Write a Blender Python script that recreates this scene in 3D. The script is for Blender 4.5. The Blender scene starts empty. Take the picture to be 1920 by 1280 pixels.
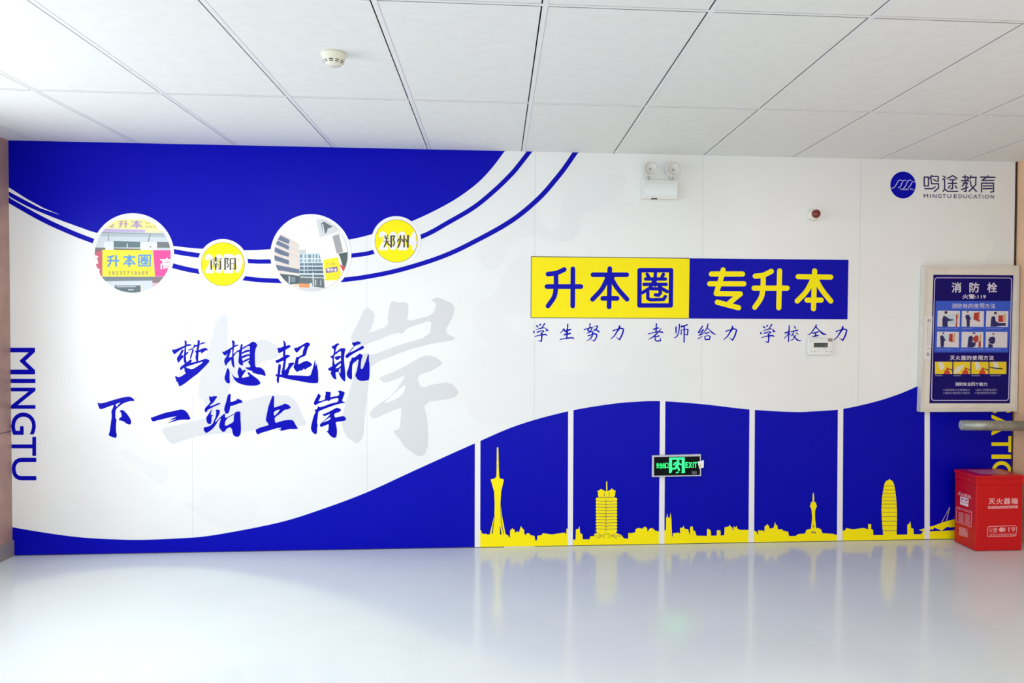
import bpy, math, random
import numpy as np
from mathutils import Vector, Matrix
from mathutils.geometry import tessellate_polygon, delaunay_2d_cdt
random.seed(7)
scene = bpy.context.scene
COL = scene.collection

# ---------------------------------------------------------------- camera
F_PX, CX, CY = 1457.865, 1043.452, 645.984          # focal length and principal point in 1920x1280 pixels
RX, RY, RZ = 0.0207, -0.0770, 0.0023
DIST, CAM_H, ROOM_H = 5.0506, 1.4242, 1.4242 + 1.1443
XL, XR = -2.9958, 3.5238
GRID_X0, GRID_A = -2.83, 1.08

def _mm(a, b):
    return [[sum(a[i][k]*b[k][j] for k in range(3)) for j in range(3)] for i in range(3)]
_c, _s = math.cos, math.sin
ROT = _mm(_mm([[_c(RZ), -_s(RZ), 0], [_s(RZ), _c(RZ), 0], [0, 0, 1]],
              [[_c(RY), 0, _s(RY)], [0, 1, 0], [-_s(RY), 0, _c(RY)]]),
          [[1, 0, 0], [0, _c(RX), -_s(RX)], [0, _s(RX), _c(RX)]])
AX = [Vector((r[0], r[2], -r[1])) for r in ROT]       # camera right / down / forward in the room
CAM = Vector((0, -DIST, CAM_H))
cam_data = bpy.data.cameras.new('camera')
cam = bpy.data.objects.new('camera', cam_data)
COL.objects.link(cam)
cam.matrix_world = Matrix.Translation(CAM) @ Matrix((AX[0], -AX[1], -AX[2])).transposed().to_4x4()
cam_data.sensor_fit = 'HORIZONTAL'
cam_data.sensor_width = 36
cam_data.lens = F_PX/1920*36
cam_data.shift_x = (960-CX)/1920
cam_data.shift_y = (CY-640)/1920
cam_data.clip_start = 0.02
scene.camera = cam

# ---------------------------------------------------------------- light and exposure
scene.view_settings.view_transform = 'Standard'
scene.view_settings.look = 'None'
scene.view_settings.gamma = 1
scene.view_settings.use_curve_mapping = False
scene.view_settings.exposure = 0.63
scene.cycles.use_denoising = True
scene.cycles.max_bounces = 10
scene.cycles.diffuse_bounces = 6
world = bpy.data.worlds.new('daylight')
scene.world = world
world.use_nodes = True
world.node_tree.nodes['Background'].inputs[0].default_value = (0.92, 0.98, 1.02, 1)
world.node_tree.nodes['Background'].inputs[1].default_value = 1.4

def area(name, loc, direction, sx, sy, power, color):
    l = bpy.data.lights.new(name, 'AREA')
    l.shape = 'RECTANGLE'; l.size = sx; l.size_y = sy; l.energy = power; l.color = color
    o = bpy.data.objects.new(name, l)
    COL.objects.link(o)
    o.location = loc
    o.rotation_euler = Vector(direction).to_track_quat('-Z', 'Y').to_euler()
    return o
area('window_daylight', (XL-0.30, -2.25, 1.50), (1, -0.05, -0.22), 2.8, 1.4, 31, (0.90, 0.97, 1.0))
for lx, ly, pw in ((-1.93, -2.88, 20), (0.47, -4.08, 16), (2.87, -4.08, 11), (-1.93, -5.28, 6)):
    area('ceiling_panel_lamp', (lx, ly, ROOM_H-0.02), (0, 0, -1), 0.55, 1.1, pw, (1.0, 0.99, 0.97))

# ---------------------------------------------------------------- helpers
def P(u, v, t=0.0):
    """photo pixel -> point on the vertical plane t metres in front of the mural wall"""
    d = AX[0]*((u-CX)/F_PX) + AX[1]*((v-CY)/F_PX) + AX[2]
    return CAM + d*((-t-CAM.y)/d.y)

def floor_point(u, v):
    d = AX[0]*((u-CX)/F_PX) + AX[1]*((v-CY)/F_PX) + AX[2]
    return CAM + d*(-CAM.z/d.z)

def lin(c):
    return tuple((x/255/12.92 if x/255 <= 0.04045 else ((x/255+0.055)/1.055)**2.4) for x in c)

MATS = {}
def mat(name, rgb, rough=0.5, metal=0.0, spec=0.5, noise=0.0, scale=8.0, bump=0.0, bump_scale=300.0, emit=0.0):
    if name in MATS:
        return MATS[name]
    m = bpy.data.materials.new(name)
    m.use_nodes = True
    nt = m.node_tree; b = nt.nodes['Principled BSDF']
    c = lin(rgb)
    b.inputs['Base Color'].default_value = (*c, 1)
    b.inputs['Roughness'].default_value = rough
    b.inputs['Metallic'].default_value = metal
    b.inputs['Specular IOR Level'].default_value = spec
    if emit:
        b.inputs['Emission Color'].default_value = (*c, 1)
        b.inputs['Emission Strength'].default_value = emit
    if noise or bump:
        tc = nt.nodes.new('ShaderNodeTexCoord')
    if noise:
        n = nt.nodes.new('ShaderNodeTexNoise'); n.inputs['Scale'].default_value = scale
        n.inputs['Detail'].default_value = 5
        r = nt.nodes.new('ShaderNodeMapRange')
        r.inputs['From Min'].default_value = 0.3; r.inputs['From Max'].default_value = 0.7
        r.inputs['To Min'].default_value = 1-noise; r.inputs['To Max'].default_value = 1+noise*0.4
        mx = nt.nodes.new('ShaderNodeVectorMath'); mx.operation = 'SCALE'
        mx.inputs[0].default_value = c
        nt.links.new(tc.outputs['Object'], n.inputs['Vector'])
        nt.links.new(n.outputs['Fac'], r.inputs['Value'])
        nt.links.new(r.outputs['Result'], mx.inputs['Scale'])
        nt.links.new(mx.outputs['Vector'], b.inputs['Base Color'])
    if bump:
        n = nt.nodes.new('ShaderNodeTexNoise'); n.inputs['Scale'].default_value = bump_scale
        n.inputs['Detail'].default_value = 3
        bp = nt.nodes.new('ShaderNodeBump'); bp.inputs['Strength'].default_value = bump
        bp.inputs['Distance'].default_value = 0.002
        nt.links.new(tc.outputs['Object'], n.inputs['Vector'])
        nt.links.new(n.outputs['Fac'], bp.inputs['Height'])
        nt.links.new(bp.outputs['Normal'], b.inputs['Normal'])
    MATS[name] = m
    return m

class MB:
    """collects polygons, boxes and lathes and links them as one mesh object"""
    def __init__(self):
        self.v = []; self.f = []; self.smooth = []; self.mi = []
        self.flat = {}                                # overlapping flat shapes, merged into one outline when built
    def add(self, verts, faces, smooth=False, mi=0):
        k = len(self.v)
        self.v += [Vector(x) for x in verts]
        for f in faces:
            self.f.append([i+k for i in f]); self.smooth.append(smooth); self.mi.append(mi)
    def poly(self, pts, holes=(), mi=0):
        loops = [[Vector(p) for p in pts]] + [[Vector(p) for p in h] for h in holes]
        flat = [p for l in loops for p in l]
        self.add(flat, tessellate_polygon(loops), mi=mi)
    def box(self, a, b, mi=0):
        x0, y0, z0 = (min(a[i], b[i]) for i in range(3)); x1, y1, z1 = (max(a[i], b[i]) for i in range(3))
        v = [(x0,y0,z0),(x1,y0,z0),(x1,y1,z0),(x0,y1,z0),(x0,y0,z1),(x1,y0,z1),(x1,y1,z1),(x0,y1,z1)]
        self.add(v, [(0,3,2,1),(4,5,6,7),(0,1,5,4),(1,2,6,5),(2,3,7,6),(3,0,4,7)], mi=mi)
    def slab(self, front, back, mi=0):
        """closed prism between two outlines with the same number of points"""
        n = len(front)
        self.add(list(front)+list(back), [tuple(range(n)), tuple(range(2*n-1, n-1, -1))] +
                 [(i, i+n, (i+1) % n+n, (i+1) % n) for i in range(n)], mi=mi)
    def lathe(self, base, axis, prof, seg=40, mi=0, smooth=True, cap=True):
        """prof: (radius, height along axis)"""
        axis = Vector(axis).normalized()
        a = axis.orthogonal().normalized(); b = axis.cross(a)
        base = Vector(base)
        v = []; f = []
        for r, h in prof:
            for i in range(seg):
                t = 2*math.pi*i/seg
                v.append(base+axis*h+(a*math.cos(t)+b*math.sin(t))*r)
        for j in range(len(prof)-1):
            for i in range(seg):
                f.append((j*seg+i, j*seg+(i+1) % seg, (j+1)*seg+(i+1) % seg, (j+1)*seg+i))
        self.add(v, f, smooth, mi)
        if cap:
            k = len(self.v)-len(v)
            self.f.append([k+i for i in range(seg)][::-1]); self.smooth.append(False); self.mi.append(mi)
            self.f.append([k+(len(prof)-1)*seg+i for i in range(seg)]); self.smooth.append(False); self.mi.append(mi)
    def flat_add(self, put, verts, faces, mi=0):
        g = self.flat.setdefault((id(put), mi), (put, [], [], mi))
        k = len(g[1]); g[1].extend(verts); g[2].extend([[i+k for i in f] for f in faces])
    def flat_poly(self, put, pts, holes=(), mi=0):
        loops = [[Vector((p[0], p[1], 0)) for p in l] for l in [pts]+list(holes)]
        self.flat_add(put, [(p.x, p.y) for l in loops for p in l], tessellate_polygon(loops), mi)
    def merge_flat(self):
        for put, vs, fs, mi in self.flat.values():
            tris = []; ccw = []
            for f in fs:
                a2 = sum(vs[f[i]][0]*vs[f[(i+1) % len(f)]][1]-vs[f[(i+1) % len(f)]][0]*vs[f[i]][1] for i in range(len(f)))
                if abs(a2) < 1e-9: continue
                ccw.append(list(f) if a2 > 0 else list(f)[::-1])
                tris += [f] if len(f) == 3 else [[f[i] for i in t] for t in tessellate_polygon([[Vector((*vs[i], 0)) for i in f]])]
            r = delaunay_2d_cdt([Vector(v) for v in vs], [], ccw, 0, 1e-4, False)
            nv = np.array([tuple(v) for v in r[0]]); out = [f for f in r[2] if len(f) == 3]
            if not out: continue
            cen = nv[np.array(out)].mean(axis=1)
            T = np.array(vs)[np.array(tris)]
            inside = np.zeros(len(out), bool)
            for t in T:
                lo = t.min(axis=0); hi = t.max(axis=0)
                idx = np.nonzero(~inside & (cen >= lo).all(axis=1) & (cen <= hi).all(axis=1))[0]
                if not len(idx): continue
                p = cen[idx]; sg = []
                for i in range(3):
                    a, b = t[i], t[(i+1) % 3]
                    sg.append((b[0]-a[0])*(p[:, 1]-a[1])-(b[1]-a[1])*(p[:, 0]-a[0]))
                sg = np.array(sg)
                inside[idx[(sg >= 0).all(axis=0) | (sg <= 0).all(axis=0)]] = True
            self.add([put(*v) for v in nv.tolist()], [tuple(f) for f, k in zip(out, inside) if k], mi=mi)
        self.flat = {}
    def build(self, name, mats, parent=None, bevel=0.0, seg=2):
        self.merge_flat()
        me = bpy.data.meshes.new(name)
        me.from_pydata([tuple(x) for x in self.v], [], self.f)
        if not isinstance(mats, (list, tuple)):
            mats = [mats]
        for m in mats:
            me.materials.append(m)
        me.polygons.foreach_set('use_smooth', self.smooth)
        me.polygons.foreach_set('material_index', self.mi)
        me.update()
        o = bpy.data.objects.new(name, me)
        COL.objects.link(o)
        if parent:
            o.parent = parent
            o.matrix_parent_inverse = Matrix.Translation(-parent.location)
        if bevel:
            b = o.modifiers.new('bevel', 'BEVEL'); b.width = bevel; b.segments = seg; b.limit_method = 'ANGLE'
        return o

def thing(name, label, category, loc, group=None):
    o = bpy.data.objects.new(name, None)
    COL.objects.link(o)
    o.location = loc
    o['label'] = label; o['category'] = category
    if group: o['group'] = group
    return o
def structure(o):
    o['kind'] = 'structure'
    return o

# curves and strokes, in photo pixels -------------------------------------------------
def catmull(pts, n=8):
    out = []
    for i in range(len(pts)-1):
        p0 = pts[max(i-1, 0)]; p1 = pts[i]; p2 = pts[i+1]; p3 = pts[min(i+2, len(pts)-1)]
        for k in range(n):
            t = k/n
            out.append(tuple(0.5*(2*p1[j]+(p2[j]-p0[j])*t+(2*p0[j]-5*p1[j]+4*p2[j]-p3[j])*t*t+(3*p1[j]-p0[j]-3*p2[j]+p3[j])*t**3) for j in range(len(p1))))
    out.append(tuple(pts[-1]))
    return out
def chaikin(pts, r=0.2):
    out = []
    for i in range(len(pts)):
        a = pts[i]; b = pts[(i+1) % len(pts)]
        out.append((a[0]+(b[0]-a[0])*r, a[1]+(b[1]-a[1])*r))
        out.append((a[0]+(b[0]-a[0])*(1-r), a[1]+(b[1]-a[1])*(1-r)))
    return out
def ellipse(cx, cy, rx, ry, n=96):
    return [(cx+rx*math.cos(2*math.pi*i/n), cy+ry*math.sin(2*math.pi*i/n)) for i in range(n)]
def clip_convex(sub, clip):
    """Sutherland-Hodgman; both lists of 2D points, clip convex"""
    area2 = sum(clip[i][0]*clip[(i+1) % len(clip)][1]-clip[(i+1) % len(clip)][0]*clip[i][1] for i in range(len(clip)))
    out = list(sub)
    for i in range(len(clip)):
        a = clip[i]; b = clip[(i+1) % len(clip)]
        inp = out; out = []
        def side(p):
            return ((b[0]-a[0])*(p[1]-a[1])-(b[1]-a[1])*(p[0]-a[0]))*(1 if area2 > 0 else -1)
        for j in range(len(inp)):
            p = inp[j]; q = inp[(j+1) % len(inp)]
            sp, sq = side(p), side(q)
            if sp >= 0: out.append(p)
            if (sp >= 0) != (sq >= 0):
                t = sp/(sp-sq)
                out.append((p[0]+(q[0]-p[0])*t, p[1]+(q[1]-p[1])*t))
        if not out: return []
    return out
def ribbon(mb, pts, put, w=None, caps=True, smooth=0, mi=0):
    """stroke of varying width through pts (x, y[, width]); put maps 2D to the surface"""
    pts = [(p[0], p[1], (p[2] if len(p) > 2 else w)) for p in pts]
    if smooth and len(pts) > 2:
        pts = catmull(pts, smooth)
    for i in range(len(pts)-1):
        (x0, y0, w0), (x1, y1, w1) = pts[i], pts[i+1]
        l = math.hypot(x1-x0, y1-y0) or 1e-6
        nx, ny = -(y1-y0)/l, (x1-x0)/l
        mb.flat_add(put, [(x0+nx*w0/2, y0+ny*w0/2), (x1+nx*w1/2, y1+ny*w1/2), (x1-nx*w1/2, y1-ny*w1/2), (x0-nx*w0/2, y0-ny*w0/2)], [(0, 1, 2, 3)], mi)
    for i, (x, y, ww) in enumerate(pts):
        if (caps or 0 < i < len(pts)-1) and ww > 0:
            n = 16
            mb.flat_add(put, [(x+ww/2*math.cos(2*math.pi*k/n), y+ww/2*math.sin(2*math.pi*k/n)) for k in range(n)], [tuple(range(n))], mi)

GLYPHS = {}
def glyph(text, res=5):
    """outline of typed text as (points in 0..1 box with y down, faces, width/height)"""
    key = text
    if key not in GLYPHS:
        c = bpy.data.curves.new('type', 'FONT'); c.body = text; c.size = 1; c.resolution_u = res
        o = bpy.data.objects.new('type', c); COL.objects.link(o)
        m = bpy.data.meshes.new_from_object(o.evaluated_get(bpy.context.evaluated_depsgraph_get()))
        vs = [v.co.copy() for v in m.vertices]; fs = [tuple(p.vertices) for p in m.polygons]
        bpy.data.objects.remove(o); bpy.data.curves.remove(c); bpy.data.meshes.remove(m)
        x0 = min(v.x for v in vs); x1 = max(v.x for v in vs); y0 = min(v.y for v in vs); y1 = max(v.y for v in vs)
        GLYPHS[key] = ([((v.x-x0)/(x1-x0), (y1-v.y)/(y1-y0)) for v in vs], fs, (x1-x0)/(y1-y0))
    return GLYPHS[key]
def type_in(mb, text, box, put, bold=0.0, turn=False, mi=0, clip=None):
    """fit text to box (x0, y0, x1, y1); turn = rotated a quarter clockwise; bold thickens the strokes"""
    vs, fs, _ = glyph(text)
    x0, y0, x1, y1 = box
    d = bold*((x1-x0) if turn else (y1-y0))
    x0 += d; x1 -= d; y0 += d; y1 -= d
    q = [((x1-b*(x1-x0), y0+a*(y1-y0)) if turn else (x0+a*(x1-x0), y0+b*(y1-y0))) for a, b in vs]
    for k, (ox, oy) in enumerate(((0, 0),) if not bold else ((0, 0), (d, 0), (-d, 0), (0, d), (0, -d), (d*0.7, d*0.7), (-d*0.7, d*0.7), (d*0.7, -d*0.7), (-d*0.7, -d*0.7))):
        lift = Vector((-2e-5*k, -2e-5*k, 0))
        qq = [(p[0]+ox, p[1]+oy) for p in q]
        if clip:
            for f in fs:
                c = clip_convex([qq[i] for i in f], clip)
                if len(c) > 2: mb.add([Vector(put(*p))+lift for p in c], [tuple(range(len(c)))], mi=mi)
        else:
            mb.add([Vector(put(*p))+lift for p in qq], fs, mi=mi)
def type_row(mb, chars, box, put, bold=0.0, gap=0.08, mi=0):
    n = len(chars); w = (box[2]-box[0])/n
    for i, ch in enumerate(chars):
        if ch != ' ':
            x0, x1 = box[0]+w*(i+gap/2), box[0]+w*(i+1-gap/2)
            asp = glyph(ch)[2]*abs(box[3]-box[1])
            if ch.isdigit() and asp < (x1-x0)*0.7:
                x0, x1 = (x0+x1)/2-asp/2-bold*abs(box[3]-box[1]), (x0+x1)/2+asp/2+bold*abs(box[3]-box[1])
            type_in(mb, ch, (x0, box[1], x1, box[3]), put, bold, mi=mi)
def crop(x0, y0, s):
    return lambda x, y: (x0+x/s, y0+y/s)

LAYER = 0.0005
def on_wall(layer, tr=None, t0=0.0015):
    t = t0+layer*LAYER
    def put(x, y):
        if tr: x, y = tr(x, y)
        p = P(x, y, t)
        p.z = min(max(p.z, 0.004), ROOM_H-0.001)
        p.x = min(max(p.x, XL+0.001), XR-0.002)
        return p
    return put

# ---------------------------------------------------------------- materials
WHITE_PAPER = mat('white_paper', (236, 239, 239), 0.33, spec=0.6, noise=0.05, scale=1.3, bump=0.10, bump_scale=260)
BLUE_INK = mat('blue_ink', (2, 4, 176), 0.36, spec=0.11, bump=0.12, bump_scale=260)
YELLOW_INK = mat('yellow_ink', (255, 238, 0), 0.42, spec=0.2, bump=0.08, bump_scale=260)
WHITE_INK = mat('white_ink', (238, 239, 241), 0.42)
GREY_INK = mat('grey_ink', (211, 214, 217), 0.42)
DARK_INK = mat('dark_ink', (52, 48, 62), 0.45)
NAVY_INK = mat('navy_ink', (30, 24, 92), 0.45)
OLIVE_INK = mat('olive_ink', (62, 56, 14), 0.45)
GOLD_LINE = mat('gold_line_ink', (165, 150, 60), 0.45)

# ---------------------------------------------------------------- room
Y_BACK = -8.5
floor_mat = mat('epoxy_floor', (212, 220, 224), 0.14, spec=0.30, noise=0.03, scale=2.0, bump=0.05, bump_scale=14)
m = MB(); m.box((XL-0.2, Y_BACK, -0.1), (XR+0.2, 0.15, 0))
structure(m.build('floor', floor_mat))
m = MB(); m.box((XL-0.2, 0, 0), (XR+0.2, 0.15, ROOM_H+0.2))
structure(m.build('wall_back', mat('wall_plaster', (225, 226, 228), 0.7)))
left_mat = mat('left_wall_panel', (176, 140, 128), 0.5, noise=0.18, scale=6)
m = MB()
wy0, wy1, wz0, wz1 = -3.7, -0.8, 0.80, 2.30
for a, b in (((XL-0.2, Y_BACK, 0), (XL, wy0, ROOM_H+0.2)), ((XL-0.2, wy1, 0), (XL, 0, ROOM_H+0.2)),
             ((XL-0.2, wy0, 0), (XL, wy1, wz0)), ((XL-0.2, wy0, wz1), (XL, wy1, ROOM_H+0.2))):
    m.box(a, b)
wall_left = structure(m.build('wall_left', left_mat))
zj = P(20, 808).z
m = MB(); m.box((XL, -0.75, zj-0.002), (XL+0.0015, -0.002, zj+0.002))
j = m.build('panel_joint', mat('joint_dark', (70, 52, 46), 0.7), wall_left)
m = MB(); m.box((XL, Y_BACK, 0), (XL+0.012, -0.003, 0.10))
structure(m.build('baseboard_left', mat('grey_skirting', (150, 140, 134), 0.4)))
m = MB()
for a, b in (((XL-0.12, wy0, wz0), (XL-0.04, wy0+0.06, wz1)), ((XL-0.12, wy1-0.06, wz0), (XL-0.04, wy1, wz1)), ((XL-0.12, -2.28, wz0), (XL-0.04, -2.22, wz1)),
             ((XL-0.12, wy0, wz0), (XL-0.04, wy1, wz0+0.06)), ((XL-0.12, wy0, wz1-0.06), (XL-0.04, wy1, wz1))):
    m.box(a, b)
structure(m.build('window_1', mat('white_frame', (235, 235, 235), 0.4)))
right_mat = mat('right_wall_panel', (234, 196, 160), 0.5, noise=0.10, scale=5)
m = MB(); m.box((XR, Y_BACK, 0), (XR+0.2, 0, ROOM_H+0.2))
structure(m.build('wall_right', right_mat))
# dark edge bead in the right corner
m = MB(); m.box((XR-0.012, -0.006, 0), (XR-0.0005, -0.0005, ROOM_H-0.002))
structure(m.build('trim_right', mat('dark_edge', (62, 34, 28), 0.6, noise=0.4, scale=60)))

# ceiling: tiles, bars of the grid and the dark gap above them
tile_mat = mat('ceiling_tile', (232, 234, 232), 0.75, spec=0.3, noise=0.03, scale=18, bump=0.25, bump_scale=55)
BAR = 0.010
gx = [GRID_X0+0.6*k for k in range(-1, 12)]
gy = [-GRID_A-1.2*k for k in range(0, 7)]
m = MB()
xs = [XL-0.01]+[x for x in gx if XL < x < XR]+[XR+0.01]
ys = [0.0]+[y for y in gy if y > Y_BACK]+[Y_BACK]
LIGHT_X = (GRID_X0+0.6*9, GRID_X0+0.6*10)
LIGHT_Y = (-GRID_A-1.2, -GRID_A-2.4)
for i in range(len(xs)-1):
    for k in range(len(ys)-1):
        if abs(xs[i]-LIGHT_X[0]) < 0.01 and abs(ys[k]-LIGHT_Y[0]) < 0.01:
            continue
        x0 = xs[i]+(BAR+0.001 if i else 0); x1 = xs[i+1]-(BAR+(0.0055 if i < len(xs)-2 else 0))
        y1 = ys[k]-(BAR+0.001 if k else 0); y0 = ys[k+1]+(BAR+0.006)
        m.box((x0, y0, ROOM_H), (x1, y1, ROOM_H+0.0015))
ceiling = structure(m.build('ceiling', tile_mat))
m = MB()
for x in gx:
    if XL+0.02 < x < XR-0.02:
        m.box((x-BAR, Y_BACK, ROOM_H-0.001), (x+BAR, -0.001, ROOM_H+0.0015))
for y in gy:
    if y > Y_BACK:
        for i in range(len(xs)-1):
            m.box((xs[i]+BAR, y-BAR*0.8, ROOM_H-0.0008), (xs[i+1]-BAR, y+BAR*0.8, ROOM_H+0.0015))
m.build('grid_bar', mat('white_bar', (232, 233, 234), 0.45), ceiling)
m = MB(); m.box((XL-0.2, Y_BACK, ROOM_H+0.05), (XR+0.2, 0, ROOM_H+0.1))
m.build('void_cover', mat('ceiling_void', (62, 62, 66), 0.9), ceiling)

# ---------------------------------------------------------------- wall mural
mural = thing('wall_mural', 'blue, yellow and white printed mural with slogans and skyline covering the whole far wall', 'mural', (0.26, 0, 0))
m = MB(); m.box((XL+0.0005, -0.0015, 0.003), (XR-0.013, -0.0002, ROOM_H-0.0005))
m.build('paper', WHITE_PAPER, mural)
m = MB(); m.box((XL+0.001, -0.0022, 0.0003), (P(945, 1025).x, -0.0002, 0.0045)); m.box((P(1003, 1025).x, -0.0022, 0.0003), (XR-0.013, -0.0002, 0.0045))
m.build('bottom_seam', mat('seam_dark', (58, 56, 60), 0.7), mural)
m = MB()
for ux, uy in ((360, 700), (688, 700), (1003, 420), (1317, 500), (1611, 560)):
    x = P(ux, uy).x
    m.box((x-0.0012, -0.0019, 0.01), (x+0.0012, -0.0014, ROOM_H-0.003))
m.build('paper_joint', mat('joint_grey', (205, 207, 210), 0.6), mural)

WASH = mat('ink_wash', (232, 235, 236), 0.42)
WT = crop(720, 300, 2.56); WL = crop(20, 820, 4); WR = crop(1300, 280, 2.667)
for tr, pts in ((WT, [(420, 690), (540, 650), (560, 560), (620, 480), (690, 440), (702, 600), (700, 760), (600, 720), (560, 800), (700, 860), (740, 880), (760, 950), (800, 1010), (900, 1040), (1000, 1005), (1080, 1030), (1160, 1030), (1200, 900), (1320, 880), (1400, 1080), (1450, 1150), (1300, 1150), (1100, 1165), (900, 1205), (640, 1270), (400, 1270), (380, 1010), (450, 900), (540, 880), (460, 860), (420, 780)]),
                (WT, [(670, 200), (730, 205), (760, 330), (840, 350), (850, 260), (850, 200), (940, 110), (960, 60), (1200, 60), (1100, 200), (1020, 240), (940, 250), (950, 340), (890, 400), (760, 380), (690, 360), (600, 400), (560, 520), (500, 540), (430, 440), (520, 380), (640, 320)]),
                (WL, [(790, 100), (900, 80), (1030, 190), (1170, 200), (1190, 250), (1150, 380), (1000, 270)]),
                (WL, [(1280, 480), (1340, 490), (1400, 530), (1430, 420), (1530, 380), (1580, 400), (1700, 430), (1850, 440), (1860, 640), (1540, 690), (1390, 560)]),
                (WR, [(1470, 310), (1580, 330), (1596, 560), (1500, 620), (1440, 560), (1520, 480), (1460, 420)])):
    m = MB(); m.flat_poly(on_wall(0.6, tr), chaikin(chaikin(pts, 0.25), 0.25)); m.build('ink_wash', WASH, mural)
# upper blue field
field = catmull([(14, 366), (50, 386), (100, 407.5), (150, 426), (180, 436), (250, 452), (325, 461), (375, 466), (457, 469), (507, 467), (580, 461), (652, 449.5), (697, 439), (771, 415), (842, 380.5), (890, 347.5), (920, 317.5), (945.5, 284), (955, 268)], 6)
put = on_wall(1)
m = MB(); m.poly([put(*p) for p in [(10, 255)]+field])
m.build('header_field', BLUE_INK, mural)
put = on_wall(2)
sl = [(16.2, 351), (50, 372.5), (82, 390), (112.5, 402.5), (75, 390), (37, 370), (16.2, 359)]
m = MB(); m.poly([put(*p) for p in sl]); m.build('white_sliver', WHITE_INK, mural)  # white sliver printed as part of the header design
for st in ([(240, 449, 6), (290, 464, 8), (327, 471.5, 9), (372, 478.5, 8.6), (465, 489, 8), (506, 490, 8), (580, 488, 8), (659, 479, 8), (701, 472, 8), (789, 444, 8.5), (842, 416, 8.5), (890, 387.5, 8.5), (930, 354.5, 8.5), (960, 325, 8.7), (975, 307, 8.7), (992, 285, 8.7), (1003, 270, 8.7)],
           [(12, 373, 9), (75, 408.5, 9.5), (125, 432, 9), (173, 451, 9), (250, 476, 9), (326, 498.5, 9), (374, 509, 9), (470, 523, 8.5), (522, 526.3, 8.5), (590, 527.5, 8.5), (642, 524.5, 8.5), (692, 518, 8.5), (755, 504.5, 8.5), (830, 480.5, 8.5), (892, 451.5, 8.7), (960, 413, 9), (1010, 372, 9), (1042, 336, 9), (1060, 313, 9), (1079, 285.5, 9), (1090, 270, 9)]):
    m = MB(); ribbon(m, st, put, caps=False, smooth=6); m.build('stripe', BLUE_INK, mural)

# lower blue wave
wave = catmull([(10, 984), (23, 988), (100, 1000.7), (167, 1008.3), (253, 1011.7), (333, 1009), (400, 1003), (520, 980), (600, 955.5), (687, 923), (781, 880), (890, 831), (972, 796.4), (1065, 770.8), (1147, 757), (1195, 752.8), (1240, 751.8), (1317, 757.4), (1405, 767.4), (1486, 772), (1523, 771), (1576, 767), (1633, 755), (1679, 741), (1722, 723), (1790, 690), (1850, 655), (1915, 610)], 6)
put = on_wall(1)
m = MB(); m.poly([put(*p) for p in wave+[(1915, 1030), (10, 1060)]])
m.build('wave_field', BLUE_INK, mural)

# white dividers
put = on_wall(3)
for q in ([(890.4, 829), (900.8, 824), (900.3, 1040), (890, 1040)], [(1065.3, 768), (1075.3, 765), (1074, 1040), (1064.5, 1040)], [(1237.6, 749), (1247.5, 749), (1245.4, 1040), (1235.3, 1040)],
          [(1405.3, 764), (1415.3, 766), (1413.6, 1040), (1403.2, 1040)], [(1571, 765), (1581.2, 764), (1579.3, 1040), (1569, 1040)], [(1733.5, 716), (1743.5, 711), (1743, 1040), (1733, 1040)]):
    m = MB(); m.poly([put(*p) for p in q]); m.build('divider_strip', WHITE_INK, mural)

# skyline panels
A = crop(880, 740, 4.128); B = crop(1220, 740, 4.128); C_ = crop(1560, 740, 4.128)
def panel(pts, tr, landmarks):
    m = MB(); pp = on_wall(2, tr); m.poly([pp(*p) for p in pts])
    o = m.build('skyline', YELLOW_INK, mural)
    for polys, lines in landmarks:
        m = MB(); pp = on_wall(2.5, tr); pq = on_wall(3, tr)
        for p in polys: m.flat_poly(pp, p)
        for l in lines: ribbon(m, l, pq, caps=False, mi=1)
        m.build('landmark', [YELLOW_INK, NAVY_INK], o)
panel([(84, 1300), (84, 1045), (92, 1050), (95, 1070), (120, 1078), (125, 1072), (135, 1080), (160, 1080), (285, 1078), (303, 1090), (307, 1105), (315, 1100), (315, 1050), (335, 1030), (340, 1040), (352, 1045), (352, 1068), (372, 1055), (385, 1065), (392, 1035), (400, 1015), (408, 1030), (424, 1045), (426, 1075), (440, 1085), (445, 1070), (460, 1070), (475, 1085), (505, 1092), (510, 1125), (525, 1125), (527, 1090), (558, 1085), (570, 1070), (640, 1080), (735, 1065), (750, 1080), (752, 1035), (765, 1035), (765, 1300)], A,
      [([[(213, 410), (219, 403), (225, 410), (227, 520), (231, 525), (227, 530), (231, 640), (209, 640), (212, 530), (208, 525), (212, 520)],
         [(165, 655), (200, 645), (208, 630), (219, 618), (231, 630), (236, 645), (268, 655), (246, 750), (241, 840), (252, 930), (282, 1085), (156, 1085), (194, 930), (196, 840), (192, 750)]],
        [[(196, 930, 3), (176, 1075, 9)], [(237, 1015, 3), (244, 1080, 14)], [(241, 850, 2), (247, 990, 5), (266, 1075, 5)]])])
tiers = []
yy = 800
for k in range(11):
    y = 800+k*24
    tiers.append([(985, y), (976, y+9), (985, y+20)]); tiers.append([(1138, y), (1147, y+9), (1138, y+20)])
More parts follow.
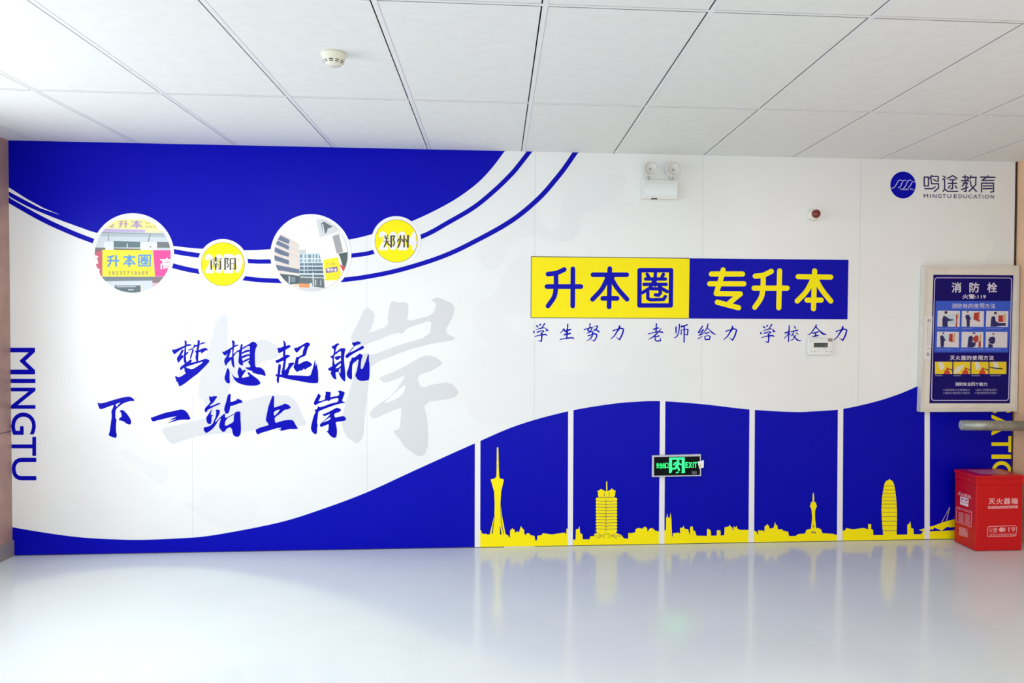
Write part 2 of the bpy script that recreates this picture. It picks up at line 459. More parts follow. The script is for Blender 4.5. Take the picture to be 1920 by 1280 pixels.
panel([(803, 1300), (803, 1120), (822, 1120), (825, 1042), (845, 1035), (852, 1015), (858, 1070), (875, 1078), (878, 1118), (930, 1118), (935, 1095), (965, 1090), (970, 1072), (1140, 1070), (1180, 1085), (1195, 1110), (1230, 1112), (1230, 1068), (1255, 1070), (1285, 1062), (1285, 1040), (1305, 1030), (1340, 1035), (1357, 1018), (1375, 1030), (1380, 1060), (1395, 1035), (1415, 1030), (1440, 1050), (1470, 1058), (1470, 1300)], A,
      [([[(983, 795), (1140, 795), (1138, 1075), (987, 1075)],
         [(990, 745), (1005, 738), (1020, 727), (1036, 738), (1062, 748), (1088, 738), (1103, 724), (1120, 738), (1134, 742), (1128, 760), (1130, 770), (1122, 790), (1000, 790), (994, 770), (998, 760)],
         [(1059, 672), (1063, 668), (1068, 672), (1068, 790), (1059, 790)]]+tiers,
        [[(1045, 755, 4), (1045, 785, 4)], [(1082, 755, 4), (1082, 785, 4)], [(985, 793, 4), (1140, 793, 4)]]
        + [[(990, 820+k*24, 3), (1058, 824+k*24, 4), (1136, 820+k*24, 3)] for k in range(10)]
        + [[(1057, 800, 3), (1057, 1060, 3)], [(1000, 1072, 3), (1030, 1090, 3), (985, 1112, 3)], [(1130, 1072, 3), (1095, 1088, 3), (1145, 1112, 3)], [(1042, 1075, 3), (1042, 1110, 3)], [(1085, 1075, 3), (1085, 1110, 3)], [(1042, 1076, 3), (1085, 1076, 3)], [(940, 1092, 3), (1020, 1090, 3)], [(1105, 1090, 3), (1190, 1092, 3)]])])
panel([(105, 1300), (105, 1050), (118, 1045), (120, 950), (125, 945), (128, 915), (135, 950), (148, 950), (153, 912), (160, 955), (165, 1095), (172, 1095), (172, 1070), (195, 1068), (215, 1065), (228, 1075), (228, 1030), (250, 1025), (255, 1012), (262, 1035), (290, 1040), (303, 1090), (306, 1020), (325, 1018), (330, 1048), (345, 1055), (355, 1090), (380, 1090), (435, 1092), (437, 1040), (445, 1035), (465, 1050), (468, 1090), (512, 1088), (512, 1048), (540, 1048), (542, 1090), (570, 1085), (572, 1025), (605, 1018), (612, 1003), (620, 1020), (632, 1025), (634, 1055), (645, 1015), (652, 1028), (665, 1015), (672, 1035), (690, 1045), (760, 1045), (760, 1300)], B, [])
panel([(800, 1300), (800, 1050), (822, 1060), (825, 1080), (832, 1080), (832, 1048), (870, 1050), (880, 1060), (882, 1018), (905, 1000), (918, 1020), (920, 1035), (950, 1030), (958, 1005), (962, 983), (968, 1003), (980, 1010), (985, 1040), (1005, 1040), (1015, 1038), (1025, 1050), (1065, 1060), (1070, 1092), (1120, 1092), (1140, 1078), (1195, 1072), (1205, 1045), (1240, 1035), (1300, 1030), (1320, 1042), (1330, 1070), (1410, 1075), (1445, 1085), (1445, 1300)], B,
      [([[(1256, 758), (1262, 758), (1266, 800), (1264, 825), (1278, 832), (1282, 850), (1287, 858), (1275, 890), (1272, 900), (1272, 950), (1282, 1040), (1240, 1040), (1250, 950), (1246, 900), (1245, 890), (1232, 858), (1238, 850), (1240, 832), (1254, 825), (1253, 800)]],
        [[(1260, 1005, 3), (1260, 1025, 9)], [(1245, 1070, 8), (1258, 1058, 8)], [(1264, 1060, 8), (1278, 1070, 8)]])])
panel([(82, 1300), (82, 1050), (100, 1048), (110, 1030), (160, 1040), (245, 1030), (280, 1040), (280, 1000), (303, 1000), (303, 1038), (318, 1045), (320, 1085), (583, 1080), (583, 1005), (598, 997), (605, 975), (610, 1000), (612, 1030), (630, 1035), (633, 1078), (690, 1078), (705, 1056), (672, 1045), (722, 1030), (722, 1300)], C_,
      [([[(397, 1090), (388, 1000), (383, 900), (387, 800), (396, 740), (405, 690), (418, 666), (436, 660), (445, 650), (455, 660), (468, 666), (480, 690), (490, 740), (497, 800), (503, 900), (502, 1000), (500, 1090)]],
        [[(400-(y-690)*0.06 if y < 900 else 386, y, 3.5), (486+(y-690)*0.07 if y < 900 else 502, y, 3.5)] for y in (705, 735, 762, 790, 818, 845, 875, 908, 942, 976, 1012, 1050)])])
panel([(752, 1300), (752, 1056), (940, 1048), (1388, 1048), (1388, 1300)], C_,
      [([[(752, 1022), (800, 1008), (860, 985), (945, 962), (1100, 930), (1160, 935), (1160, 1000), (945, 1022), (915, 1026), (893, 1020), (850, 1050), (790, 1026), (782, 1042), (752, 1040)]],
        [])])
m = MB(); pp = on_wall(3, C_)
ribbon(m, [(912, 868, 4), (882, 925, 4), (848, 988, 6)], pp, caps=False); ribbon(m, [(912, 872, 4), (886, 975, 6)], pp, caps=False)
m.build('bridge_cable', mat('pink_ink', (215, 180, 170), 0.5), mural)

# big brush slogans -------------------------------------------------------------------
def brush(name, shapes, tr, layer, material, r=0.2):
    m = MB(); pp = on_wall(layer, tr)
    for s in shapes:
        if isinstance(s, tuple): outer, holes = s[0], s[1:]
        else: outer, holes = s, ()
        m.flat_poly(pp, chaikin(outer, r), [chaikin(h, r) for h in holes])
    return m.build(name, material, mural)
G = crop(300, 520, 3.2)
brush('ghost_character', [[(5, 905), (100, 885), (250, 850), (400, 790), (500, 745), (640, 705), (780, 708), (830, 760), (850, 820), (885, 885), (800, 895), (620, 905), (480, 930), (250, 945), (110, 985), (75, 1003), (40, 970)],
                          [(360, 225), (408, 230), (405, 370), (402, 470), (480, 440), (560, 395), (590, 370), (640, 375), (690, 400), (740, 440), (690, 490), (620, 500), (560, 540), (480, 600), (412, 640), (420, 800), (290, 840), (265, 745), (225, 710), (250, 560), (300, 400), (330, 290)]], G, 1, GREY_INK)
brush('ghost_character', [[(1235, 170), (1293, 215), (1270, 300), (1250, 335), (1370, 290), (1365, 230), (1385, 140), (1430, 150), (1490, 150), (1490, 215), (1480, 265), (1640, 225), (1660, 150), (1620, 140), (1665, 115), (1770, 165), (1760, 230), (1705, 330), (1790, 370), (1640, 395), (1500, 430), (1268, 520), (1255, 600), (1240, 740), (1225, 880), (1220, 960), (1180, 1003), (1110, 945), (1085, 860), (1130, 700), (1160, 600), (1180, 520), (1150, 480), (1240, 450), (1260, 470), (1420, 410), (1620, 350), (1630, 255), (1540, 285), (1480, 305), (1455, 340), (1420, 330), (1270, 390), (1175, 420), (1140, 360), (1180, 290)],
                          ([(1308, 600), (1400, 570), (1560, 480), (1600, 465), (1660, 480), (1700, 515), (1650, 550), (1540, 590), (1565, 665), (1640, 640), (1745, 628), (1798, 690), (1760, 725), (1580, 750), (1605, 860), (1610, 1000), (1590, 1065), (1550, 1075), (1470, 1020), (1430, 960), (1395, 920), (1440, 910), (1445, 830), (1450, 780), (1380, 805), (1280, 852), (1252, 820), (1290, 775), (1400, 700), (1480, 580), (1420, 610), (1345, 635)],
                           [(1330, 762), (1440, 665), (1475, 640), (1465, 690), (1420, 730)])], G, 1, GREY_INK)
SLOGAN = [
 (crop(310, 630, 12.8), [
  [(155,305),(180,325),(260,310),(440,235),(520,195),(580,185),(635,215),(600,230),(520,235),(300,370),(225,440),(190,410),(165,360)],
  [(440,95),(475,105),(520,130),(500,230),(495,400),(495,560),(510,620),(540,640),(480,690),(455,640),(435,560),(450,400),(465,230),(465,130)],
  [(390,330),(440,320),(430,370),(380,470),(430,450),(440,500),(380,560),(315,645),(290,600),(270,550),(290,500),(340,430)],
  [(490,400),(545,370),(562,375),(545,410),(490,460)],
  [(680,190),(720,215),(765,205),(830,185),(880,150),(930,145),(985,172),(930,172),(820,210),(790,230),(710,265),(650,310),(610,335),(555,342),(538,325),(620,300),(680,260)],
  [(770,95),(800,92),(832,110),(820,220),(800,330),(795,450),(785,560),(795,610),(750,610),(730,560),(720,500),(740,400),(760,250),(775,150)],
  [(790,345),(860,305),(930,282),(990,285),(1028,340),(960,345),(920,380),(865,415),(848,385),(860,365),(800,390),(745,420),(715,375),(710,345),(740,350)],
  [(650,310),(690,310),(670,380),(630,490),(610,550),(590,545),(595,480),(625,400)],
  ([(600,550),(640,590),(600,640),(740,610),(850,580),(940,545),(985,540),(1060,580),(1050,620),(960,720),(850,830),(780,900),(640,1000),(500,1110),(430,1160),(330,1215),(315,1150),(285,1090),(250,1085),(262,1050),(232,990),(240,945),(310,990),(390,960),(500,880),(460,850),(455,770),(440,755),(370,825),(345,780),(370,730),(470,660),(540,610)],
   [(480,745),(560,715),(640,690),(780,645),(900,610),(880,650),(760,730),(640,800),(560,775)])]),
 (crop(410, 630, 12.8), [
  [(75,370),(120,378),(220,320),(330,255),(380,220),(430,205),(490,205),(430,240),(360,275),(300,330),(200,440),(155,470),(110,435)],
  [(312,95),(350,100),(390,140),(372,250),(352,400),(358,500),(380,740),(370,765),(330,720),(305,640),(300,560),(325,460),(325,330),(330,200),(320,150)],
  [(230,390),(290,350),(300,370),(265,430),(245,520),(310,490),(340,520),(260,600),(200,660),(185,715),(155,690),(130,610),(140,550),(180,500)],
  [(345,430),(400,390),(440,355),(490,330),(500,365),(440,385),(390,440),(350,510)],
  [(530,195),(550,185),(580,210),(565,290),(550,400),(550,500),(580,600),(585,715),(490,675),(470,600),(485,480),(490,380),(425,350),(510,325)],
  [(555,285),(770,165),(780,140),(830,130),(880,150),(935,215),(890,290),(870,400),(870,600),(880,745),(1000,748),(1060,790),(1105,840),(1130,940),(1110,960),(1040,930),(900,905),(800,870),(820,850),(740,815),(690,800),(630,748),(780,745),(695,605),(735,600),(740,500),(750,350),(745,215),(600,300),(555,325)],
  [(540,400),(650,335),(755,320),(755,365),(660,385),(540,435)], [(540,490),(650,440),(755,430),(755,470),(650,490),(590,530),(540,525)], [(565,610),(640,560),(745,520),(745,560),(640,610),(565,645)],
  [(205,760),(240,785),(265,840),(262,1000),(272,1125),(210,1135),(160,1080),(135,1000),(165,900)],
  [(300,860),(330,920),(380,985),(490,1005),(465,930),(450,850),(490,735),(540,770),(570,830),(620,800),(660,815),(600,900),(545,1000),(640,985),(740,965),(690,890),(700,850),(800,930),(940,1030),(1010,1120),(980,1160),(880,1190),(700,1188),(560,1160),(440,1110),(380,1050),(330,950)]]),
 (crop(510, 630, 12.8), [
  [(130,280),(200,280),(275,245),(340,235),(405,205),(460,245),(420,275),(330,325),(270,360),(160,415),(140,350)],
  [(250,105),(290,110),(330,165),(335,240),(320,330),(320,450),(330,470),(270,500),(260,450),(275,340),(280,200),(275,140)],
  [(65,590),(150,560),(270,490),(350,440),(430,455),(435,480),(345,540),(330,575),(230,600),(120,655)],
  [(285,550),(340,550),(325,660),(305,790),(310,830),(380,740),(400,680),(380,660),(480,628),(550,640),(480,720),(420,800),(405,880),(380,930),(370,980),(250,940),(220,890),(245,800),(265,680)],
  [(155,665),(200,672),(215,700),(205,800),(190,920),(170,1000),(160,1150),(110,1080),(110,1040),(120,970),(130,920),(140,800)],
  [(60,915),(200,920),(400,935),(700,945),(915,960),(960,830),(1000,700),(1035,540),(1045,700),(1060,720),(1068,650),(1085,680),(1085,750),(1105,830),(1115,1110),(1060,1130),(900,1125),(720,1090),(500,1050),(380,1030),(240,985),(120,975)],
  [(515,285),(590,280),(700,225),(840,142),(895,165),(920,205),(870,260),(840,340),(815,450),(770,485),(690,510),(640,555),(620,690),(760,610),(840,590),(920,630),(970,685),(900,740),(840,765),(790,815),(770,770),(700,840),(690,810),(600,865),(560,820),(510,740),(540,680),(580,490),(620,505),(740,435),(735,370),(790,230),(720,265),(660,330),(595,405),(560,370)]]),
 (crop(605, 630, 12.8), [
  [(205,235),(260,230),(350,165),(410,190),(340,240),(300,380),(290,460),(270,490),(270,600),(285,640),(290,720),(240,740),(228,690),(240,560),(230,540),(170,490),(250,460),(270,380),(270,310),(240,300)],
  [(285,400),(360,350),(430,290),(530,290),(548,310),(525,400),(510,560),(530,760),(545,900),(540,1105),(470,1045),(430,990),(375,870),(390,850),(420,910),(430,800),(440,560),(440,345),(380,385),(310,440),(280,440)],
  [(270,505),(370,475),(445,475),(445,500),(390,550),(345,585),(310,545)],
  [(115,785),(200,735),(280,690),(450,580),(450,640),(370,690),(300,775),(380,760),(450,700),(450,750),(390,800),(385,860),(310,860),(310,930),(335,1045),(270,1025),(220,960),(185,880),(215,835),(160,830)],
  [(700,140),(740,155),(855,118),(930,158),(880,195),(800,220),(760,255),(715,205)],
  [(735,250),(760,250),(680,350),(620,410),(600,415),(680,320)],
  [(545,460),(620,405),(760,345),(900,260),(960,220),(1005,275),(960,310),(850,355),(700,440),(585,535),(550,510)],
  [(700,505),(750,520),(840,455),(890,410),(970,465),(940,520),(920,620),(910,780),(950,790),(980,740),(1040,580),(1095,410),(1110,450),(1110,600),(1125,650),(1125,1040),(1040,1070),(900,1075),(830,1035),(785,960),(790,900),(815,850),(840,720),(870,540),(780,610),(715,670),(705,800),(705,1045),(650,1030),(600,980),(570,900),(620,760),(650,640),(640,620),(675,590)]]),
 (crop(170, 730, 9.6), [
  ([(120,230),(160,250),(240,240),(400,190),(560,145),(690,122),(750,150),(790,190),(775,208),(720,205),(600,240),(520,295),(455,355),(445,400),(445,520),(468,540),(455,620),(455,760),(470,800),(462,875),(380,855),(318,820),(345,750),(360,620),(380,480),(370,390),(400,330),(415,275),(330,305),(180,362),(150,330),(130,270)],
   [(440,270),(545,225),(500,270),(465,320),(460,290)]),
  [(520,375),(580,365),(640,420),(700,500),(735,580),(715,635),(650,620),(590,570),(500,550),(520,510),(560,490),(550,430)]]),
 (crop(170, 730, 9.6), [
  [(1072,505),(1120,497),(1230,455),(1350,415),(1500,385),(1630,353),(1690,370),(1745,420),(1780,490),(1800,520),(1770,545),(1680,540),(1580,550),(1480,580),(1370,608),(1440,575),(1560,520),(1390,562),(1480,515),(1560,482),(1450,495),(1330,525),(1200,555),(1115,582)]]),
 (crop(370, 730, 12.8), [
  [(280,155),(340,175),(400,155),(490,165),(430,240),(390,310),(320,365),(290,400),(380,380),(480,330),(550,320),(555,340),(500,370),(420,400),(330,450),(245,490),(230,535),(195,550),(170,510),(180,450),(230,400),(320,300),(285,240)],
  [(330,490),(370,470),(330,540),(325,610),(355,615),(390,600),(340,660),(345,760),(320,830),(280,835),(225,790),(210,670),(260,600)],
  [(440,480),(500,480),(545,500),(525,600),(470,690),(415,790),(470,750),(560,650),(655,570),(670,600),(660,660),(700,680),(800,620),(900,570),(905,590),(820,630),(720,690),(665,770),(660,860),(700,870),(830,800),(870,770),(880,600),(910,540),(990,520),(1035,535),(1035,700),(1050,900),(1040,1080),(970,1145),(880,1115),(850,1060),(830,950),(790,900),(700,940),(660,1015),(600,1020),(515,900),(540,780),(570,680),(500,750),(430,870),(340,970),(215,1050),(165,1000),(145,930),(170,905),(290,880),(370,820),(400,740),(440,650),(455,540)],
  [(780,100),(805,120),(790,300),(850,290),(960,245),(920,210),(1000,232),(1060,255),(1095,310),(1000,330),(870,385),(790,395),(780,480),(750,560),(715,585),(670,570),(640,470),(660,390),(690,300),(730,130)]]),
 (crop(470, 730, 12.8), [
  ([(520,155),(545,145),(568,190),(555,440),(650,405),(790,360),(795,335),(860,345),(930,385),(970,435),(890,480),(820,480),(720,570),(570,675),(590,805),(680,775),(800,740),(940,725),(1010,735),(1040,770),(1090,870),(1145,935),(1060,950),(940,945),(780,985),(690,995),(750,960),(640,970),(760,915),(640,925),(500,965),(360,1010),(230,1045),(180,1085),(140,1050),(110,965),(240,905),(440,855),(400,790),(358,740),(385,600),(420,420),(470,280)],
   [(550,545),(620,495),(710,475),(640,570),(565,635)])]),
 (crop(570, 725, 12.8), [
  [(340,155),(405,205),(385,270),(340,350),(420,335),(510,300),(500,250),(520,170),(515,110),(560,120),(625,120),(645,150),(625,255),(720,230),(830,215),(850,150),(810,105),(860,80),(985,135),(960,200),(905,345),(1015,380),(870,400),(760,430),(560,500),(380,570),(340,600),(325,750),(310,870),(330,905),(310,1010),(315,1090),(280,1150),(200,1090),(160,1000),(190,850),(230,700),(280,600),(245,545),(310,540),(345,450),(370,495),(500,455),(640,400),(820,360),(825,265),(740,275),(640,300),(600,345),(560,325),(480,345),(340,400),(265,450),(230,390),(270,300),(320,210)],
  ([(430,660),(540,630),(760,510),(790,500),(860,520),(900,555),(850,600),(720,645),(740,740),(830,720),(955,695),(1018,765),(980,815),(860,830),(755,845),(780,950),(795,1080),(775,1210),(720,1230),(640,1185),(580,1110),(535,1050),(580,1060),(590,960),(595,890),(510,925),(410,965),(370,930),(400,880),(560,740),(640,640),(570,670),(490,705)],
   [(430,865),(560,770),(640,720),(630,775),(580,810)])])]
for tr, shapes in SLOGAN:
    brush('slogan_character', shapes, tr, 2, BLUE_INK)

# banner with rounded characters -------------------------------------------------------
put = on_wall(2)
m = MB(); m.poly([put(*p) for p in ((995.6, 480.2), (1293, 483.4), (1291.3, 597.4), (995, 596))])
m.build('banner_outline', DARK_INK, mural)
put = on_wall(3)
m = MB(); m.poly([put(*p) for p in ((996.9, 481.6), (1293, 484.8), (1291.3, 596.2), (996.3, 594.7))])
banner_y = m.build('yellow_banner', YELLOW_INK, mural)
m = MB(); m.poly([put(*p) for p in ((1293.2, 484), (1591, 487), (1589, 598.4), (1291.6, 597))])
banner_b = m.build('blue_banner', BLUE_INK, mural)
SHENG = [[(268, 303), (360, 290), (440, 255)], [(353, 300), (352, 430), (335, 540), (268, 640)], [(257, 435), (617, 435)], [(532, 248), (530, 640)]]
BEN = [[(745, 310), (1102, 310)], [(922, 245), (915, 650)], [(900, 340), (840, 460), (740, 570)], [(935, 340), (1000, 450), (1105, 570)], [(848, 560), (1000, 560)], [(890, 330), (950, 330)]]
QUAN = [[(1238, 262), (1572, 262), (1568, 635), (1236, 635), (1238, 262), (1400, 262)]]
QUAN2 = [[(1318, 305), (1335, 335)], [(1490, 305), (1475, 335)], [(1405, 290), (1400, 420)], [(1302, 355), (1512, 355)], [(1285, 412), (1520, 412)], [(1395, 365), (1350, 450), (1268, 500)], [(1440, 420), (1470, 455), (1530, 488)], [(1345, 458), (1450, 460), (1460, 500), (1440, 526), (1405, 522)], [(1325, 490), (1325, 560), (1350, 575), (1490, 572), (1510, 540)]]
tr = crop(980, 460, 5.647)
for strokes in (SHENG, BEN):
    m = MB(); pp = on_wall(4, tr)
    for s in strokes: ribbon(m, s, pp, 50, smooth=5 if len(s) < 4 or s is SHENG[1] else 0)
    m.build('banner_character', BLUE_INK, banner_y)
m = MB(); pp = on_wall(4, tr)
for s in QUAN: ribbon(m, s, pp, 47)
for s in QUAN2: ribbon(m, s, pp, 37)
m.build('banner_character', BLUE_INK, banner_y)
tr = crop(1280, 460, 5.565)
for strokes in ([[(300, 298), (625, 298)], [(282, 400), (638, 400)], [(422, 255), (405, 330), (350, 502), (602, 505), (488, 598)], [(362, 592), (583, 650)]],
                [[(757, 320), (840, 310), (925, 270)], [(840, 310), (838, 430), (820, 540), (752, 645)], [(745, 445), (1090, 445)], [(1012, 265), (1003, 650)]],
                [[(1205, 325), (1545, 330)], [(1377, 265), (1365, 660)], [(1355, 360), (1290, 480), (1195, 580)], [(1395, 360), (1450, 460), (1545, 580)], [(1298, 570), (1445, 570)], [(1350, 345), (1405, 345)]]):
    m = MB(); pp = on_wall(4, tr)
    for s in strokes: ribbon(m, s, pp, 54, smooth=5 if len(s) < 5 else 0)
    m.build('banner_character', YELLOW_INK, banner_b)

# small motto under the banner -----------------------------------------------------------
XUE = [[(295,190,30),(330,220,55),(365,255,20)], [(400,165,20),(430,175,50),(470,135,25)], [(600,125,50),(550,200,40),(500,270,30)], [(235,390,20),(205,420,50),(220,455,40)],
       [(275,355,12),(400,310,35),(540,275,40),(620,290,25),(690,350,50),(730,385,20)], [(690,355,60),(625,400,15)], [(335,435,50),(430,400,40),(520,380,35),(560,400,50),(510,450,30),(470,480,40)],
       [(480,460,50),(495,540,60),(490,660,50),(475,760,50)], [(475,760,45),(350,735,12)], [(245,590,30),(380,550,35),(520,525,50),(640,520,50),(690,565,20)]]
LI = [[(1240,380,50),(1350,340,35),(1500,295,50),(1600,315,45),(1610,360,50),(1560,530,55),(1470,700,50)], [(1470,700,45),(1335,600,10)], [(1470,205,50),(1460,280,70),(1370,430,50),(1270,580,40),(1155,680,25)]]
MOTTO = [
 (990, 0, 0, 19.2, XUE),
 (990, 0, 0, 19.2, [[(1430,150,50),(1420,280,45),(1405,420,70),(1400,560,50),(1400,640,50)], [(1290,310,45),(1240,390,35),(1155,475,20)], [(1290,315,50),(1340,420,40)], [(1320,390,40),(1430,365,60),(1540,335,45)], [(1300,525,50),(1420,500,60),(1530,475,50)], [(1155,695,35),(1280,670,35),(1420,650,50),(1610,635,45),(1650,685,20)]]),
 (1085, 0, 0, 19.2, [[(410,125,45),(395,260,35),(330,350,50),(380,400,45),(430,425,40)], [(200,340,45),(330,300,35),(450,265,45),(500,255,25)], [(480,260,45),(450,350,40),(370,440,40),(285,470,20)], [(500,255,20),(600,215,20),(680,215,45),(620,330,45),(520,410,20)], [(510,325,20),(600,340,35),(700,390,55),(740,445,30)], [(430,410,40),(500,430,45),(510,480,45)], [(350,560,50),(440,530,40),(550,495,50),(640,510,50),(650,560,45),(610,680,45),(545,750,45)], [(545,750,40),(445,695,12)], [(500,470,40),(480,580,50),(400,680,35),(280,745,18)]]),
 (1085, 0, 0, 19.2, LI),
 (1205, 0, 0, 19.2, [[(500,130,45),(490,260,45),(480,420,60)], [(390,330,50),(480,300,50),(570,280,40)], [(200,500,35),(400,445,35),(550,420,40),(700,430,50),(735,470,20)], [(670,295,20),(580,400,40),(450,540,50),(330,630,40),(210,690,18)], [(480,600,40),(590,565,50)], [(450,560,40),(445,680,40),(490,745,45),(640,740,50)], [(640,740,50),(645,640,15)]]),
 (1205, 0, 0, 19.2, [[(1205,240,45),(1200,350,50),(1205,475,35)], [(1325,155,50),(1310,350,40),(1270,520,40),(1200,610,35),(1120,635,18)], [(1400,230,70),(1500,205,50),(1610,165,45)], [(1495,210,50),(1495,420,50),(1490,795,45)], [(1385,510,40),(1385,360,30)], [(1385,360,30),(1500,330,30),(1630,335,45)], [(1630,335,45),(1610,530,45)], [(1610,530,40),(1530,510,25)]]),
 (1300, 0, 0, 19.2, [[(330,220,45),(250,340,45),(170,440,35)], [(170,440,35),(230,440,35),(360,335,25)], [(370,340,30),(290,470,40),(195,550,30)], [(195,550,30),(330,500,30)], [(170,670,35),(330,580,20)], [(525,140,40),(490,280,45),(380,450,30),(320,500,20)], [(500,280,30),(600,370,35),(680,450,55),(800,520,25)], [(425,485,45),(560,440,45)], [(400,600,35),(440,700,45)], [(440,700,45),(580,690,45)], [(580,690,45),(610,590,40)], [(610,590,40),(520,555,30),(400,600,30)]]),
 (1300, -60, 20, 19.2, LI),
 (1415, 12, 38, 19.2, XUE),
 (1415, 0, 0, 19.2, [[(1245,195,40),(1235,400,45),(1215,770,35)], [(1100,460,60),(1200,425,45),(1270,395,40)], [(1230,460,45),(1160,560,35),(1060,655,25)], [(1235,480,40),(1275,510,35)], [(1430,220,30),(1465,290,45)], [(1320,420,40),(1450,385,45),(1550,365,45)], [(1400,420,30),(1380,500,40),(1300,570,25)], [(1490,455,30),(1550,500,40)], [(1370,530,30),(1450,620,40),(1540,715,50),(1670,740,30)], [(1470,540,35),(1420,640,35),(1350,710,30),(1275,715,20)]]),
 (1500, 0, 0, 16, [[(490,150,40),(440,240,35),(320,400,30),(235,435,20)], [(480,210,40),(560,290,30),(680,400,55),(790,430,20)], [(380,395,35),(555,345,35)], [(470,370,40),(465,470,40)], [(370,490,20),(470,475,45),(560,450,25)]]),
 (1500, 68, 28, 19.2, LI)]
for x0, dx, dy, s, strokes in MOTTO:
    m = MB(); pp = on_wall(2, crop(x0+dx/s, 600+dy/s, s))
    for st in strokes: ribbon(m, st, pp, smooth=4)
    m.build('motto_character', BLUE_INK, mural)

# school logo -------------------------------------------------------------------------------
tr = crop(1660, 310, 8.727)
m = MB(); pp = on_wall(2, tr); m.poly([pp(*p) for p in ellipse(290, 320, 208, 220)])
roundel = m.build('logo_roundel', BLUE_INK, mural)
m = MB(); pp = on_wall(3, tr)
for s in ([(105, 372), (140, 365), (180, 310), (210, 255), (245, 238), (275, 246)], [(210, 368), (250, 340), (280, 270), (310, 242), (340, 246)], [(300, 370), (335, 330), (365, 262), (400, 238), (425, 248)], [(380, 360), (410, 330), (435, 280), (455, 266), (482, 266)]):
    ribbon(m, s, pp, 9, smooth=5)
type_in(m, 'MING TU', (248, 378, 468, 404), pp, 0.01)
m.build('logo_wave', WHITE_INK, roundel)
for strokes in ([[(637,340),(637,190),(705,190),(705,335),(637,335)], [(760,165),(725,210)], [(745,180),(865,180),(865,255),(852,262)], [(790,230),(830,255)], [(745,200),(755,300),(870,300),(872,370),(800,428)], [(650,380),(770,380),(815,350)]],
                [[(950,175),(985,200)], [(940,225),(970,225),(970,390),(945,425)], [(970,385),(1020,425),(1185,425)], [(1015,215),(1100,168),(1175,212)], [(1050,235),(1150,235)], [(1030,293),(1165,293)], [(1100,240),(1100,380),(1070,385)], [(1060,335),(1030,370)], [(1145,335),(1170,370)]],
                [[(1265,190),(1350,190)], [(1245,250),(1370,250)], [(1305,165),(1305,250)], [(1365,200),(1260,340)], [(1275,290),(1345,290),(1320,330),(1320,425),(1290,425)], [(1245,395),(1350,355)], [(1400,170),(1385,220)], [(1390,195),(1490,195)], [(1482,195),(1478,320),(1370,425)], [(1395,260),(1400,330),(1490,425)]],
                [[(1560,190),(1795,195)], [(1680,170),(1680,190)], [(1650,200),(1580,245),(1775,245)], [(1575,290),(1575,435)], [(1575,290),(1770,290),(1770,430),(1725,435)], [(1600,335),(1745,335)], [(1600,380),(1745,380)]]):
    m = MB(); pp = on_wall(2, tr)
    for s in strokes: ribbon(m, s, pp, 21)
    m.build('logo_character', NAVY_INK, mural)
m = MB(); pp = on_wall(2, tr)
bounds = ((628, 702), (733, 745), (775, 838), (858, 920), (940, 990), (1015, 1080), (1122, 1172), (1198, 1255), (1277, 1338), (1355, 1425), (1440, 1510), (1515, 1570), (1592, 1602), (1625, 1700), (1722, 1778))
for ch, (a, b) in zip('MINGTUEDUCATION', bounds):
    d = (a-628)*0.011
    type_in(m, ch, (a, 468+d, b, 530+d), pp, 0.012)
m.build('logo_caption', NAVY_INK, mural)

# turned lettering at both ends
tr = crop(0, 620, 2.909)
m = MB(); pp = on_wall(2, tr)
for ch, (a, b) in zip('MINGTU', ((92, 237), (262, 285), (310, 425), (445, 567), (578, 682), (692, 815))):
    d = (a-92)*0.012
    type_in(m, ch, (57+d, a, 191+d, b), pp, 0.014 if ch != 'I' else 0.0, turn=True)
m.build('turned_lettering', BLUE_INK, mural)
m = MB(); pp = on_wall(2)
for ch, (a, b) in zip('UCATION', ((694, 730), (733, 774), (777, 816), (817, 847.5), (852, 859.7), (864, 906), (912, 944))):
    type_in(m, ch, (1859, a, 1897, b), pp, 0.02, turn=True)
m.build('turned_lettering', YELLOW_INK, mural)

# date medallions -----------------------------------------------------------------------------
def date_medallion(cx, cy, r, rw, year, ybox, strokes, tr):
    pp = on_wall(4)
    m = MB(); m.poly([pp(*p) for p in ellipse(cx, cy, rw, rw)])
    o = m.build('date_medallion', WHITE_INK, mural)
    m = MB(); pp = on_wall(5); m.poly([pp(*p) for p in ellipse(cx, cy, r+0.5, r+0.5)])
    m.build('rim_line', GOLD_LINE, o)
    m = MB(); pp = on_wall(6); m.poly([pp(*p) for p in ellipse(cx, cy, r-0.5, r-0.5)])
    m.build('disc', YELLOW_INK, o)
    disc = ellipse(cx, cy, r-0.8, r-0.8, 64)
    m = MB()
    n = len(year); w = (ybox[2]-ybox[0])/n
    for lay, bold, mi in ((7, 0.09, 1), (7.6, 0.06, 2), (8.2, 0.035, 0)):
        pp = on_wall(lay); e = bold*12
        for i, ch in enumerate(year):
            type_in(m, ch, (ybox[0]+w*i+0.8-e, ybox[1]-e, ybox[0]+w*(i+1)-0.8+e, ybox[3]+e), pp, bold, mi=mi, clip=disc)
    m.build('year_lettering', [WHITE_INK, mat('pale_yellow_ink', (252, 236, 110), 0.45), mat('paler_yellow_ink', (252, 244, 190), 0.45)], o)
    m = MB(); pp = on_wall(9, tr)
    for s, ww in strokes: ribbon(m, s, pp, ww, caps=ww > 16)
    m.build('city_lettering', OLIVE_INK, o)
